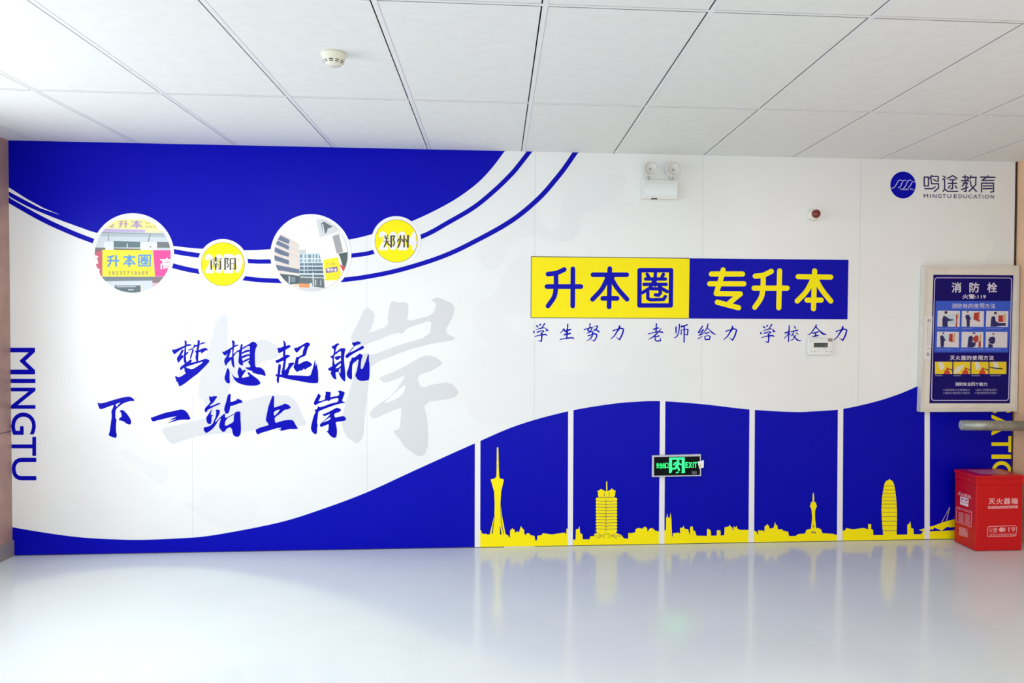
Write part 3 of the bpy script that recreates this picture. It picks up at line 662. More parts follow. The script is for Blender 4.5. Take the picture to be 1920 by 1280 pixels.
date_medallion(417.9, 495.2, 40.5, 47.2, '2019', (384, 477, 455, 511.5),
    [([(335,552),(610,552)],12), ([(585,548),(612,552)],22), ([(480,520),(480,600)],44), ([(378,600),(378,785)],38), ([(378,598),(590,598)],12), ([(590,600),(590,780)],38), ([(590,785),(550,775)],24), ([(435,630),(460,660)],20), ([(520,625),(500,665)],18), ([(430,675),(550,675)],11), ([(420,720),(550,720)],12), ([(480,680),(480,785)],36),
     ([(695,545),(695,790)],38), ([(695,545),(770,545),(735,620),(775,700),(745,745)],25), ([(815,555),(815,790)],34), ([(815,545),(925,545)],15), ([(925,550),(925,785)],38), ([(815,660),(925,660)],12), ([(815,775),(925,775)],12)], crop(365, 440, 12.19))
date_medallion(742.9, 451.7, 39.8, 46.6, '2024', (710, 434.5, 782, 468.5),
    [([(385,510),(410,560)],25), ([(450,500),(425,560)],20), ([(365,565),(490,565)],14), ([(350,635),(500,635)],14), ([(425,560),(420,650),(370,765)],30), ([(430,650),(495,730)],30), ([(530,520),(530,765)],40), ([(530,520),(610,515),(580,590),(610,680),(580,740)],28),
     ([(700,590),(680,640)],30), ([(740,510),(735,650),(690,770)],36), ([(780,590),(800,640)],28), ([(825,510),(825,765)],34), ([(860,590),(885,645)],28), ([(915,510),(910,765)],40)], crop(690, 400, 12.19))

# photo medallions -------------------------------------------------------------------------------
def inks(c):
    return mat('photo_ink_%02x%02x%02x' % c, c, 0.45)
def photo_medallion(cx, cy, r, rw, base, items, tr, extra):
    pp = on_wall(4)
    m = MB(); m.poly([pp(*p) for p in ellipse(cx, cy, rw, rw)])
    o = m.build('photo_medallion', WHITE_INK, mural)
    disc = ellipse(cx, cy, r, r, 72)
    m = MB(); mats = [inks(base)]
    pp = on_wall(5); m.poly([pp(*p) for p in disc])
    lay = 5.2
    for col, poly in items:
        c = clip_convex([tr(*p) for p in poly], disc)
        if len(c) < 3: continue
        mt = inks(col)
        if mt not in mats: mats.append(mt)
        pp = on_wall(lay); m.poly([pp(*p) for p in c], mi=mats.index(mt)); lay += 0.12
    m.build('printed_photo', mats, o)
    extra(o, on_wall(lay+0.4, tr), [((p[0]-tr(0, 0)[0])/(tr(1, 0)[0]-tr(0, 0)[0]), (p[1]-tr(0, 0)[1])/(tr(0, 1)[1]-tr(0, 0)[1])) for p in disc])
def glyph_strokes(m, pp, strokes, src, dst, w, mi):
    fx = lambda x, y: pp(dst[0]+(x-src[0])/(src[2]-src[0])*(dst[2]-dst[0]), dst[1]+(y-src[1])/(src[3]-src[1])*(dst[3]-dst[1]))
    for s in strokes: ribbon(m, s, fx, w, mi=mi)
SB, BB, QB = (232, 225, 642, 665), (712, 222, 1132, 676), (1212, 238, 1597, 660)
def shop_text(o, pp, clip):
    m = MB(); glyph_strokes(m, pp, SHENG, SB, (455, 145, 605, 255), 52, 0); glyph_strokes(m, pp, BEN, BB, (645, 145, 815, 265), 55, 0)
    ribbon(m, [(325, 240, 14), (385, 245, 14)], pp); ribbon(m, [(380, 205, 14), (340, 240, 10)], pp)
    m.build('roof_sign_lettering', inks((172, 150, 202)), o)
    m = MB()
    for y in (185, 240):
        for x in (870, 905, 940, 985):
            if x < 930 or y > 200: ribbon(m, [(x, y, 22), (x+18, y, 22)], pp, caps=False)
    m.build('roof_sign_print', inks((205, 185, 120)), o)
    m = MB(); glyph_strokes(m, pp, SHENG, SB, (285, 665, 470, 840), 62, 0); glyph_strokes(m, pp, BEN, BB, (530, 660, 712, 840), 66, 0)
    ribbon(m, [(760, 668, 22), (935, 668, 22), (930, 825, 22), (762, 825, 22), (760, 668, 22)], pp)
    glyph_strokes(m, pp, QUAN2, QB, (755, 660, 938, 832), 46, 0)
    m.build('shop_sign_lettering', inks((78, 150, 214)), o)
    m = MB(); type_row(m, '18237718689', (295, 905, 910, 962), pp, 0.03, 0.3); m.build('phone_number', inks((150, 138, 92)), o)
    m = MB(); type_in(m, '高', (1080, 705, 1290, 880), pp, 0.02, clip=clip); m.build('pink_sign_lettering', inks((250, 245, 248)), o)
    m = MB()
    for p in ([(105, 660), (160, 690), (130, 720), (150, 745), (150, 800), (110, 790)], [(120, 850), (180, 880), (165, 910), (200, 940), (140, 900)]):
        m.flat_poly(pp, p)
    m.build('red_sign_lettering', inks((250, 245, 248)), o)
photo_medallion(248.75, 477.3, 71.2, 77.8, (203, 214, 221), [
    ((251, 248, 240), [(80, 0), (1300, 0), (1300, 300), (80, 262)]),
    ((252, 238, 150), [(230, 262), (1060, 285), (1000, 205), (850, 128), (430, 132), (300, 200)]),
    ((250, 232, 165), [(855, 290), (1090, 295), (1110, 330), (855, 325)]),
    ((193, 178, 216), [(215, 265), (855, 285), (855, 325), (200, 322)]),
    ((118, 128, 132), [(190, 322), (1130, 345), (1130, 354), (190, 331)]),
    ((178, 192, 198), [(120, 331), (1200, 354), (1180, 400), (150, 380)]),
    ((130, 140, 145), [(295, 330), (305, 330), (315, 450), (300, 450)]), ((130, 140, 145), [(925, 345), (940, 345), (912, 465), (896, 460)]),
    ((225, 232, 236), [(240, 465), (385, 465), (385, 590), (240, 590)]), ((228, 232, 235), [(785, 470), (1035, 470), (1035, 590), (785, 590)]),
    ((92, 118, 124), [(385, 455), (785, 465), (780, 550), (385, 550)]), ((205, 222, 220), [(582, 490), (596, 490), (596, 580), (582, 580)]),
    ((108, 98, 92), [(385, 562), (790, 572), (790, 592), (385, 585)]), ((112, 116, 118), [(1035, 465), (1240, 470), (1240, 555), (1040, 555)]),
    ((90, 95, 110), [(925, 530), (950, 535), (945, 552), (928, 548)]),
    ((122, 106, 112), [(80, 550), (265, 555), (250, 590), (80, 625)]), ((205, 88, 112), [(80, 620), (215, 600), (215, 985), (80, 960)]),
    ((253, 232, 40), [(215, 585), (965, 590), (1005, 988), (215, 985)]), ((245, 62, 150), [(978, 592), (1300, 592), (1300, 700), (1200, 985), (1008, 985)]),
    ((108, 122, 128), [(150, 990), (1200, 990), (1100, 1045), (240, 1055)]), ((128, 112, 118), [(965, 1000), (1200, 1000), (1060, 1080), (965, 1080)]), ((228, 170, 182), [(975, 1085), (1060, 1080), (960, 1170)]),
    ((235, 222, 190), [(790, 1110), (812, 1110), (808, 1240), (785, 1240)]), ((80, 100, 108), [(400, 1120), (790, 1120), (790, 1240), (400, 1240)]), ((190, 200, 205), [(420, 1132), (715, 1132), (715, 1145), (440, 1145)]),
    ((215, 222, 225), [(600, 1178), (685, 1178), (685, 1192), (600, 1192)])], crop(165, 395, 8), shop_text)
rows = []
for k, (a, b, c) in enumerate(((655, 708, (120, 145, 160)), (730, 766, (135, 158, 172)), (785, 822, (100, 122, 138)), (842, 882, (88, 108, 122)), (898, 936, (82, 102, 116)))):
    for x0, x1 in ((497, 535), (570, 592), (622, 665), (690, 712), (735, 760), (780, 805+k*6)):
        rows.append((c, [(x0, a), (x1+(k > 1)*20, a), (x1+(k > 1)*20, b), (x0, b)]))
def tower_text(o, pp, clip):
    m = MB(); type_row(m, '升本圈', (885, 780, 1028, 818), pp, 0.02, 0.25); m.build('sign_lettering', inks((205, 190, 60)), o)
    m = MB(); type_row(m, '专升本', (900, 862, 1055, 912), pp, 0.06, 0.12); m.build('sign_lettering', inks((240, 232, 242)), o)
    m = MB()
    for k in range(4): ribbon(m, [(885, 962+k*22, 4), (1095, 940+k*24, 4)], pp, caps=False)
    m.build('sign_print', inks((225, 200, 20)), o)
photo_medallion(582.8, 477.2, 68.6, 76.0, (250, 252, 252), [
    ((224, 214, 207), [(160, 400), (220, 345), (340, 405), (490, 500), (495, 965), (170, 930), (90, 700)]),
    ((104, 118, 144), [(205, 368), (345, 438), (332, 500), (165, 432)]), ((104, 118, 144), [(165, 445), (340, 530), (328, 588), (135, 500)]),
    ((98, 112, 138), [(125, 545), (340, 638), (328, 692), (200, 655), (110, 610)]), ((98, 112, 138), [(108, 665), (335, 742), (332, 810), (210, 770), (108, 738)]),
    ((98, 112, 138), [(120, 805), (497, 880), (497, 942), (160, 890)]),
    ((190, 182, 178), [(345, 455), (490, 525), (490, 529), (345, 460)]), ((190, 182, 178), [(345, 545), (490, 608), (490, 612), (345, 550)]), ((190, 182, 178), [(345, 650), (490, 700), (490, 704), (345, 655)]),
    ((72, 88, 94), [(180, 938), (492, 975), (492, 1095), (300, 1110)]), ((200, 208, 210), [(328, 975), (350, 978), (350, 1090), (330, 1090)]), ((120, 135, 150), [(365, 990), (430, 995), (430, 1070), (365, 1070)]),
    ((200, 205, 208), [(490, 588), (585, 580), (592, 640), (490, 645)]),
    ((206, 223, 231), [(492, 640), (785, 630), (835, 660), (860, 960), (492, 960)])]
    + rows + [
    ((235, 242, 246), [(785, 640), (835, 665), (845, 800), (800, 690)]),
    ((92, 108, 114), [(492, 962), (865, 962), (890, 1160), (492, 1115)]), ((205, 214, 218), [(500, 985), (860, 1000), (860, 1012), (500, 1000)]), ((175, 185, 188), [(720, 1030), (745, 1030), (745, 1120), (720, 1120)]), ((160, 170, 172), [(800, 1040), (820, 1040), (820, 1120), (800, 1120)]),
    ((232, 148, 92), [(482, 1088), (642, 1095), (642, 1152), (482, 1145)]), ((240, 205, 185), [(400, 1095), (455, 1098), (455, 1140), (400, 1140)]), ((225, 232, 235), [(645, 1085), (680, 1085), (680, 1155), (645, 1155)]), ((225, 230, 232), [(685, 925), (700, 925), (712, 1160), (695, 1160)]),
    ((212, 212, 214), [(330, 1150), (880, 1160), (860, 1240), (420, 1240)]),
    ((248, 244, 240), [(795, 395), (1080, 330), (1300, 560), (1300, 950), (870, 1160), (835, 700)]),
    ((214, 217, 220), [(745, 130), (860, 130), (1010, 220), (1085, 300), (795, 392)]), ((100, 110, 120), [(815, 190), (860, 163), (992, 240), (915, 270), (900, 330), (845, 347)]), ((236, 240, 242), [(830, 200), (845, 200), (870, 338), (850, 345)]),
    ((163, 164, 168), [(985, 380), (1085, 348), (1148, 622), (1050, 638)]), ((222, 222, 222), [(980, 362), (1085, 335), (1088, 352), (985, 385)]),
    ((74, 90, 92), [(1075, 642), (1260, 612), (1260, 760), (1160, 890), (1100, 700)]), ((246, 244, 242), [(1050, 650), (1100, 690), (1150, 870), (1090, 800)]),
    ((226, 48, 48), [(1090, 800), (1175, 845), (1148, 912)]),
    ((253, 232, 22), [(848, 735), (1070, 695), (1118, 960), (1062, 1040), (880, 1048)]), ((138, 108, 160), [(885, 862), (1060, 835), (1068, 910), (892, 936)])], crop(500, 395, 8), tower_text)

# ---------------------------------------------------------------- smoke detector
WHITE_PLASTIC = mat('white_plastic', (232, 232, 226), 0.4)
IVORY = mat('ivory_plastic', (226, 224, 208), 0.42)
DARK_SLOT = mat('dark_slot', (28, 26, 20), 0.7)
def ceiling_point(u, v):
    d = AX[0]*((u-CX)/F_PX) + AX[1]*((v-CY)/F_PX) + AX[2]
    return CAM + d*((ROOM_H-CAM.z)/d.z)
c = ceiling_point(625.5, 100); c.z = ROOM_H
sd = thing('smoke_detector', 'round ivory smoke detector with dark slots hanging under the ceiling tile', 'smoke detector', c)
m = MB(); m.lathe(c, (0, 0, -1), [(0.050, 0), (0.052, 0.004), (0.052, 0.012), (0.048, 0.016)], 48)
m.build('base', IVORY, sd)
prof = [(0.048, 0.016), (0.047, 0.022), (0.041, 0.036), (0.034, 0.046), (0.031, 0.050), (0.0, 0.051)]
m = MB(); m.lathe(c, (0, 0, -1), prof, 48, cap=False); m.build('cover', IVORY, sd)
m = MB()
for k in range(10):
    a = 2*math.pi*k/10+0.25
    for h, r in ((0.0355, 0.0418), (0.0415, 0.0378)):
        vs = []
        for dh, dr in ((-0.0013, 0.0012), (0.0013, -0.0006)):
            for s in range(5):
                aa = a+(s-2)*0.10
                vs.append((c.x+(r+dr)*math.cos(aa), c.y+(r+dr)*math.sin(aa), c.z-h-dh))
        m.add(vs, [(i, i+1, i+6, i+5) for i in range(4)])
m.build('vent_slot', DARK_SLOT, sd)

# ---------------------------------------------------------------- ceiling light
lc = Vector(((LIGHT_X[0]+LIGHT_X[1])/2, (LIGHT_Y[0]+LIGHT_Y[1])/2, ROOM_H))
cl = thing('ceiling_light', 'bright white flat panel light set into the ceiling grid', 'ceiling light', lc)
x0, x1, y0, y1 = LIGHT_X[0]+BAR, LIGHT_X[1]-BAR, LIGHT_Y[1]+BAR, LIGHT_Y[0]-BAR
m = MB()
for a, b in (((x0, y0), (x0+0.018, y1)), ((x1-0.018, y0), (x1, y1)), ((x0+0.018, y0), (x1-0.018, y0+0.018)), ((x0+0.018, y1-0.018), (x1-0.018, y1))):
    m.box((a[0], a[1], ROOM_H-0.002), (b[0], b[1], ROOM_H+0.01))
m.build('frame', mat('light_frame', (240, 240, 240), 0.3), cl)
m = MB(); m.box((x0+0.018, y0+0.018, ROOM_H+0.001), (x1-0.018, y1-0.018, ROOM_H+0.008))
m.build('diffuser', mat('lit_diffuser', (255, 254, 250), 0.5, emit=1.9), cl)

# ---------------------------------------------------------------- emergency light
def tri(u, v, t): return P(u, v, t)
T = 0.062
a = P(1205, 336.5, T); b = P(1272.5, 372.5, T)
el = thing('emergency_light', 'white twin-head emergency light on the upper wall above the banner', 'emergency light', ((a.x+b.x)/2, -0.006, b.z))
x0, x1, z0, z1 = a.x, b.x, b.z, a.z
m = MB(); m.box((x0, -T*0.75, z0), (x1, -0.004, z1)); m.build('body', WHITE_PLASTIC, el, bevel=0.004)
m = MB()
n = 14
prof = [(z0+0.010+(z1-z0-0.02)*i/n, T*0.75+0.014*math.sin(math.pi*i/n)**0.6) for i in range(n+1)]
vs = [(x0+0.008, -t, z) for z, t in prof]+[(x1-0.008, -t, z) for z, t in prof]
k = n+1
m.add(vs, [(i, i+1, i+1+k, i+k) for i in range(n)], smooth=True)
m.add(vs, [tuple(range(k)), tuple(range(2*k-1, k-1, -1))])
m.build('front_cover', mat('glossy_white', (228, 236, 236), 0.18), el)
m = MB(); m.box((x0+0.06, -T*0.76, z0-0.0015), (x0+0.10, -T*0.5, z0+0.004)); m.build('test_button', DARK_SLOT, el)
for uc, vc, rr, tilt in ((1219.8, 315.8, 0.045, 0.10), (1262.8, 317.2, 0.047, 0.14)):
    hc = P(uc, vc, 0.075)
    ax = Vector((-0.12+tilt, -1, 0.08 if tilt > 0.12 else 0.02)).normalized()
    m = MB(); m.lathe(hc-ax*0.045, ax, [(0.014, 0.0), (0.030, 0.008), (0.041, 0.022), (rr, 0.040), (rr+0.0015, 0.045), (rr-0.003, 0.046)], 40, cap=False)
    m.lathe(hc-ax*0.045, ax, [(0.0, -0.001), (0.014, 0.0)], 24, cap=False)
    h = m.build('lamp_head', WHITE_PLASTIC, el)
    m = MB(); m.lathe(hc-ax*0.001, ax, [(rr-0.003, 0.0), (rr*0.72, -0.008), (rr*0.4, -0.013), (0.006, -0.015), (0.0, -0.015)], 40, cap=False)
    m.build('reflector', mat('reflector_grey', (214, 214, 210), 0.35), h)
    m = MB(); m.lathe(hc-ax*0.0135, ax, [(0.005, -0.002), (0.005, 0.004), (0.0, 0.005)], 16, cap=False); m.build('bulb', mat('bulb_grey', (140, 138, 136), 0.3), h)
    m = MB(); m.lathe(Vector((hc.x+(0.004 if tilt > 0.12 else -0.004), -0.03, z1-0.002)), (0, 0, 1), [(0.011, 0), (0.010, 0.006), (0.006, 0.008), (0.006, hc.z-z1-0.030)], 20)
    m.lathe(Vector((hc.x, -0.026, z1+0.012)), Vector((0, -0.2, 1)), [(0.007, 0), (0.007, max(0.01, hc.z-z1-0.02))], 16)
    m.build('swivel_stem', mat('stem_plastic', (205, 212, 210), 0.35), el)

# ---------------------------------------------------------------- alarm sounder
c = P(1522.5, 404, 0.0); c.y = -0.002
al = thing('fire_alarm', 'small round white fire alarm with dark red dome on the right of the wall', 'fire alarm', c)
m = MB(); m.lathe(c, (0, -1, 0), [(0.037, 0), (0.039, 0.004), (0.0385, 0.018), (0.036, 0.020), (0.036, 0.030), (0.033, 0.042), (0.029, 0.048), (0.0, 0.049)], 44, cap=False)
m.build('base', mat('alarm_white', (236, 235, 222), 0.35), al)
m = MB(); m.lathe(c+Vector((0.004, -0.047, 0.004)), (0.0, -1, 0.0), [(0.028, 0.0), (0.028, 0.012), (0.026, 0.020), (0.020, 0.026), (0.010, 0.0295), (0.0, 0.030)], 40, cap=False)
dome = m.build('red_dome', mat('red_lens', (122, 18, 14), 0.15, spec=0.7), al)
m = MB()
for k in range(3):
    aa = -0.5+k*0.5
    m.lathe(c+Vector((0.0385*math.sin(aa*1.6)*0.9, -0.024, -0.0345*math.cos(aa*1.2))), (math.sin(aa*1.6), 0, -math.cos(aa*1.2)), [(0.003, 0), (0.003, 0.003)], 10)
m.build('sound_slot', mat('slot_grey', (150, 150, 145), 0.6), al)

# ---------------------------------------------------------------- wall control panel
T = 0.030
a = P(1515.5, 634.0, T); b = P(1560.5, 665.0, T)
cp = thing('control_panel', 'small white wall control panel with dark screen under the motto', 'control panel', ((a.x+b.x)/2, -0.003, b.z))
m = MB(); m.box((a.x, -T, b.z), (b.x, -0.004, a.z)); m.build('case', mat('panel_white', (232, 235, 234), 0.3), cp, bevel=0.004)
def on_face(t, tr=None):
    def put(x, y):
        if tr: x, y = tr(x, y)
        return P(x, y, t)
    return put
tr = crop(1500, 600, 16)
m = MB(); f1 = on_face(T+0.0006, tr); m.slab([f1(*p) for p in ((418, 680), (832, 682), (832, 815), (415, 815))], [on_face(T-0.001, tr)(*p) for p in ((418, 680), (832, 682), (832, 815), (415, 815))])
scr = m.build('screen', mat('dark_screen', (62, 74, 74), 0.15), cp)
m = MB(); f2 = on_face(T+0.001, tr)
for q in ((450, 705, 560, 712), (590, 735, 700, 742), (620, 770, 690, 776), (740, 720, 800, 790)):
    m.poly([f2(q[0], q[1]), f2(q[2], q[1]), f2(q[2], q[3]), f2(q[0], q[3])])
m.build('screen_segment', mat('segment_grey', (84, 96, 94), 0.3), scr)
f2 = on_face(T+0.0005, tr)
for q in ((325, 925, 355, 950), (420, 925, 462, 962), (540, 925, 570, 960), (770, 925, 830, 958), (905, 930, 955, 965), (580, 850, 600, 862), (710, 850, 780, 860), (305, 600, 350, 628), (370, 602, 435, 620)):
    m = MB(); m.poly([f2(q[0], q[1]), f2(q[2], q[1]), f2(q[2], q[3]), f2(q[0], q[3])])
    m.build('button_print' if q[1] > 650 else 'maker_print', mat('print_grey', (182, 188, 188), 0.5), cp)
m = MB(); m.slab([on_face(T+0.002, tr)(*p) for p in ((838, 552), (978, 552), (972, 640), (840, 640))], [on_face(T+0.0002, tr)(*p) for p in ((838, 552), (978, 552), (972, 640), (840, 640))])
m.build('sticker', mat('sticker_brown', (150, 136, 130), 0.5, noise=0.4, scale=90), cp)

# ---------------------------------------------------------------- exit sign
T = 0.028
tr = crop(1210, 840, 16)
outer = [(208, 222), (1665, 182), (1675, 832), (205, 865)]; inner = [(262, 262), (1636, 243), (1640, 806), (262, 826)]
o3 = [on_face(T, tr)(*p) for p in outer]
cen = sum(o3, Vector())/4
ex = thing('exit_sign', 'slightly tilted black exit sign with glowing green running figure on the lower wall', 'exit sign', (cen.x, -0.008, min(p.z for p in o3)))
m = MB()
k = 4
ob = [Vector((p.x, -0.007, p.z)) for p in o3]; i3 = [on_face(T, tr)(*p) for p in inner]; i4 = [Vector((p.x, p.y+0.004, p.z)) for p in i3]
vs = o3+i3+ob+i4
f = []
for i in range(4):
    j = (i+1) % 4
    f += [(i, j, 4+j, 4+i), (8+i, 8+j, j, i), (4+i, 4+j, 12+j, 12+i)]
f += [(8, 9, 10, 11), (12, 13, 14, 15)]
m.add(vs, f)
m.build('frame', mat('silver_frame', (196, 198, 208), 0.35, metal=0.2), ex)
m = MB(); m.slab(i4 and [Vector((p.x, -T+0.003, p.z)) for p in i3], [Vector((p.x, -T+0.0045, p.z)) for p in i3])
m.build('face_plate', mat('black_acrylic', (6, 12, 13), 0.25, spec=0.08), ex)
GREEN = mat('lit_green', (40, 255, 120), 0.4, emit=0.95)
fp = on_face(T-0.0022, tr)
m = MB()
m.poly([fp(*p) for p in ((715, 285), (1180, 272), (1185, 742), (1082, 746), (1088, 715), (1096, 715), (1096, 340), (800, 345), (800, 690), (785, 720), (760, 748), (712, 745))])
m.build('green_doorway', GREEN, ex)
m = MB()
m.flat_poly(fp, ellipse(985, 375, 36, 29, 24))
for s, w in (([(975, 440), (940, 550)], 80), ([(950, 425), (890, 445), (860, 495)], 46), ([(990, 430), (1045, 485), (1098, 492)], 44), ([(935, 550), (895, 612), (820, 615)], 52), ([(960, 545), (995, 610), (1015, 655)], 56), ([(935, 735), (990, 718)], 36)):
    ribbon(m, s, fp, w)
m.build('running_figure', GREEN, ex)
m = MB()
for ch, (a_, b_) in zip('EXIT', ((1205, 1285), (1300, 1398), (1424, 1446), (1462, 1548))):
    type_in(m, ch, (a_, 418, b_, 588), fp, 0.03)
m.build('green_lettering', GREEN, ex)
m = MB(); type_row(m, '安全出口', (330, 440, 692, 602), fp, 0.01, 0.06); m.build('green_characters', GREEN, ex)
m = MB(); m.poly([fp(*p) for p in ((1398, 692), (1545, 690), (1545, 775), (1395, 778))]); m.build('maker_label', mat('label_grey', (82, 90, 100), 0.5), ex)
m = MB()
q = ((1565, 405), (1755, 358), (1750, 580), (1620, 616))
m.slab([P(*tr(*p), T+0.003+0.010*(i in (1, 2))) for i, p in enumerate(q)], [P(*tr(*p), T+0.0015+0.010*(i in (1, 2))) for i, p in enumerate(q)])
tag_ = m.build('paper_tag', mat('tag_paper', (240, 238, 238), 0.6), ex)
m = MB(); m.poly([P(*tr(*p), T+0.009) for p in ((1630, 490), (1700, 478), (1700, 560), (1640, 570))]); m.build('tag_mark', mat('tag_yellow', (225, 208, 160), 0.6), tag_)

# ---------------------------------------------------------------- hydrant cabinet
T = 0.052
LT = P(1734.3, 498.3, T); LB = P(1726.0, 772.0, T)
RT = P(1914.2, 497.6, T); RB = P(1907.8, 771.2, T)
for p in (RT, RB): p.x = min(p.x, XR-0.006)
hc = thing('hydrant_cabinet', 'grey framed fire hydrant cabinet with blue instruction sheet in the right corner', 'fire hydrant cabinet', ((LT.x+RT.x)/2, -0.01, LB.z))
FRAME = mat('grey_aluminium', (226, 222, 212), 0.42, metal=0.05, noise=0.06, scale=14)
il = [(1750, 514.8), (1901.2, 515.8), (1894.6, 756), (1742.6, 756)]
inn = [P(u, v, T) for u, v in il]
out = [LT, RT, RB, LB]
ib = [Vector((p.x, -T+0.010, p.z)) for p in inn]; ob = [Vector((p.x, -0.004, p.z)) for p in out]
m = MB()
f = []
for i in range(4):
    j = (i+1) % 4
    f += [(i, j, 4+j, 4+i), (8+i, 8+j, j, i), (4+i, 4+j, 12+j, 12+i)]
m.add(out+inn+ob+ib, f)
m.add(ob, [(0, 1, 2, 3)])
m.build('frame', FRAME, hc)
m = MB()
for (pa, pb) in ((out[0], out[1]), (out[1], out[2]), (out[2], out[3]), (out[3], out[0])):
    cc = sum(out, Vector())/4
    def sh(p, s): return Vector((cc.x+(p.x-cc.x)*s, p.y, cc.z+(p.z-cc.z)*s))
    for s0, s1 in ((0.985, 0.978), (0.955, 0.950)):
        q = [sh(pa, s0), sh(pb, s0), sh(pb, s1), sh(pa, s1)]
        m.slab([v+Vector((0, -0.0018, 0)) for v in q], q)
m.build('frame_ridge', mat('frame_ridge_grey', (208, 205, 197), 0.35, metal=0.2), hc)
m = MB(); m.slab([p+Vector((0, -T+0.008-p.y, 0)) for p in inn], [p+Vector((0, -T+0.011-p.y, 0)) for p in inn])
sheet = m.build('instruction_sheet', mat('sheet_navy', (22, 12, 104), 0.35, spec=0.12), hc)
ST = T-0.0080
def sf(lay): return lambda x, y: P(x, y, ST+0.0003*lay)
m = MB(); pp = sf(2)
rl = [(1752.6, 525.5)]
for (cx_, cy_), a0 in (((1757.6, 525.5), 180), ((1892, 526), 270), ((1886, 745.5), 0), ((1751.5, 745.5), 90)):
    rl += [(cx_+5*math.cos(math.radians(a0+k*15)), cy_+5*math.sin(math.radians(a0+k*15))) for k in range(7)]
rl.append(rl[1])
ribbon(m, rl, pp, 1.5); m.build('border_line', mat('sheet_line', (205, 200, 235), 0.4), sheet)
m = MB(); pp = sf(1); m.poly([pp(*p) for p in ((1754.5, 564), (1895, 564), (1890.5, 660.5), (1751.5, 660.5))])
m.build('blue_band', mat('sheet_blue', (58, 92, 206), 0.4, spec=0.2), sheet)
SHEET_WHITE = mat('sheet_white', (214, 210, 226), 0.4)
m = MB(); pp = sf(3)
tr = crop(1740, 505, 9.482)
ps = lambda x, y: pp(*tr(x, y))
for ch, (a_, b_) in zip('消防栓', ((420, 592), (735, 912), (1052, 1230))):
    m = MB(); type_in(m, ch, (a_, 230, b_, 410), ps, 0.025); m.build('title_character', SHEET_WHITE, sheet)
m = MB(); type_in(m, '火警:119', (610, 440, 1032, 522), ps, 0.03); m.build('alarm_number', SHEET_WHITE, sheet)
m = MB(); type_row(m, '消防栓的使用方法', (418, 605, 1202, 692), ps, 0.01, 0.12); m.build('heading_lettering', SHEET_WHITE, sheet)
tr2 = crop(1735, 630, 9.482)
ps2 = lambda x, y: pp(*tr2(x, y))
m = MB(); type_row(m, '灭火器的使用方法', (432, 345, 1222, 428), ps2, 0.025, 0.12); m.build('heading_lettering', SHEET_WHITE, sheet)
m = MB(); type_row(m, '消防安全四个能力', (525, 820, 1102, 885), ps2, 0.025, 0.06); m.build('heading_lettering', SHEET_WHITE, sheet)
PRINT = mat('sheet_print', (170, 166, 215), 0.4)
def small_print(text, box, put):
    m = MB(); type_in(m, text, box, put); m.build('small_print', PRINT, sheet)
for (x, y, t_) in ((320, 935, '1.检查消除火灾隐患能力'), (320, 992, '2.组织扑救初起火灾能力'), (890, 935, '3.组织人员疏散逃生能力'), (880, 992, '4.消防宣传教育培训能力')):
    small_print(t_, (x, y, x+(470 if x < 500 else 385), y+38), ps2)
for x, w in ((175, 125), (500, 130), (820, 150), (1150, 190)):
    small_print('使用步骤说明', (x, 690, x+w, 712), ps2)
for x, y, w in ((168, 1042, 355), (598, 1042, 175), (1028, 1042, 300)):
    small_print('操作步骤文字说明', (x, y, x+w, y+18), ps)
for x, y, w in ((200, 228, 245), (635, 228, 395), (1065, 228, 270)):
    small_print('操作步骤文字说明', (x, y, x+w, y+18), ps2)
# pictures on the sheet
SUIT = mat('suit_navy', (22, 24, 96), 0.5); HAIR = mat('hair_dark', (30, 30, 50), 0.5); HYD = mat('hydrant_red', (176, 48, 36), 0.5); POST = mat('post_ochre', (205, 160, 110), 0.5); PANEL_W = mat('picture_white', (216, 214, 222), 0.45); CYAN = mat('picture_cyan', (188, 212, 224), 0.45)
def rect(m, pp, q, mi=0): m.poly([pp(*p) for p in q], mi=mi)
figs = []
def picture(q, items):
    m = MB(); pz = sf(2); rect(m, lambda x, y: pz(x, y), q)
    for i, (mi, poly) in enumerate(items):
        pz2 = sf(2.6+0.15*i); m.poly([pz2(*p) for p in poly], mi=mi)
    m.build('picture', [PANEL_W, SUIT, HAIR, HYD, POST, CYAN], sheet)
def T1(l): return [tr(*p) for p in l]
def T2(l): return [tr2(*p) for p in l]
picture(T1([(172, 732), (568, 738), (562, 1018), (165, 1015)]), [(5, T1([(330, 800), (480, 800), (470, 980), (380, 980)])), (1, T1([(280, 815), (340, 850), (380, 880), (450, 885), (450, 905), (370, 918), (350, 920), (352, 1016), (258, 1015), (255, 880)])), (2, T1([(290, 770), (300, 742), (325, 738), (352, 755), (335, 785), (305, 790)])), (3, T1([(495, 800), (522, 800), (518, 1016), (485, 1016), (500, 930)])), (4, T1([(525, 770), (545, 770), (540, 880), (522, 880)]))])
picture(T1([(605, 738), (995, 742), (990, 1020), (598, 1016)]), [(5, T1([(730, 800), (800, 780), (790, 880), (760, 900)])), (1, T1([(675, 810), (725, 800), (765, 885), (745, 890), (740, 1016), (690, 1016), (685, 900), (660, 840)])), (2, T1([(690, 745), (725, 740), (715, 765), (695, 770)])), (3, T1([(820, 770), (890, 765), (885, 920), (805, 885)])), (3, T1([(890, 760), (925, 750), (920, 930), (885, 920)])), (4, T1([(905, 770), (925, 765), (918, 900), (900, 890)]))])
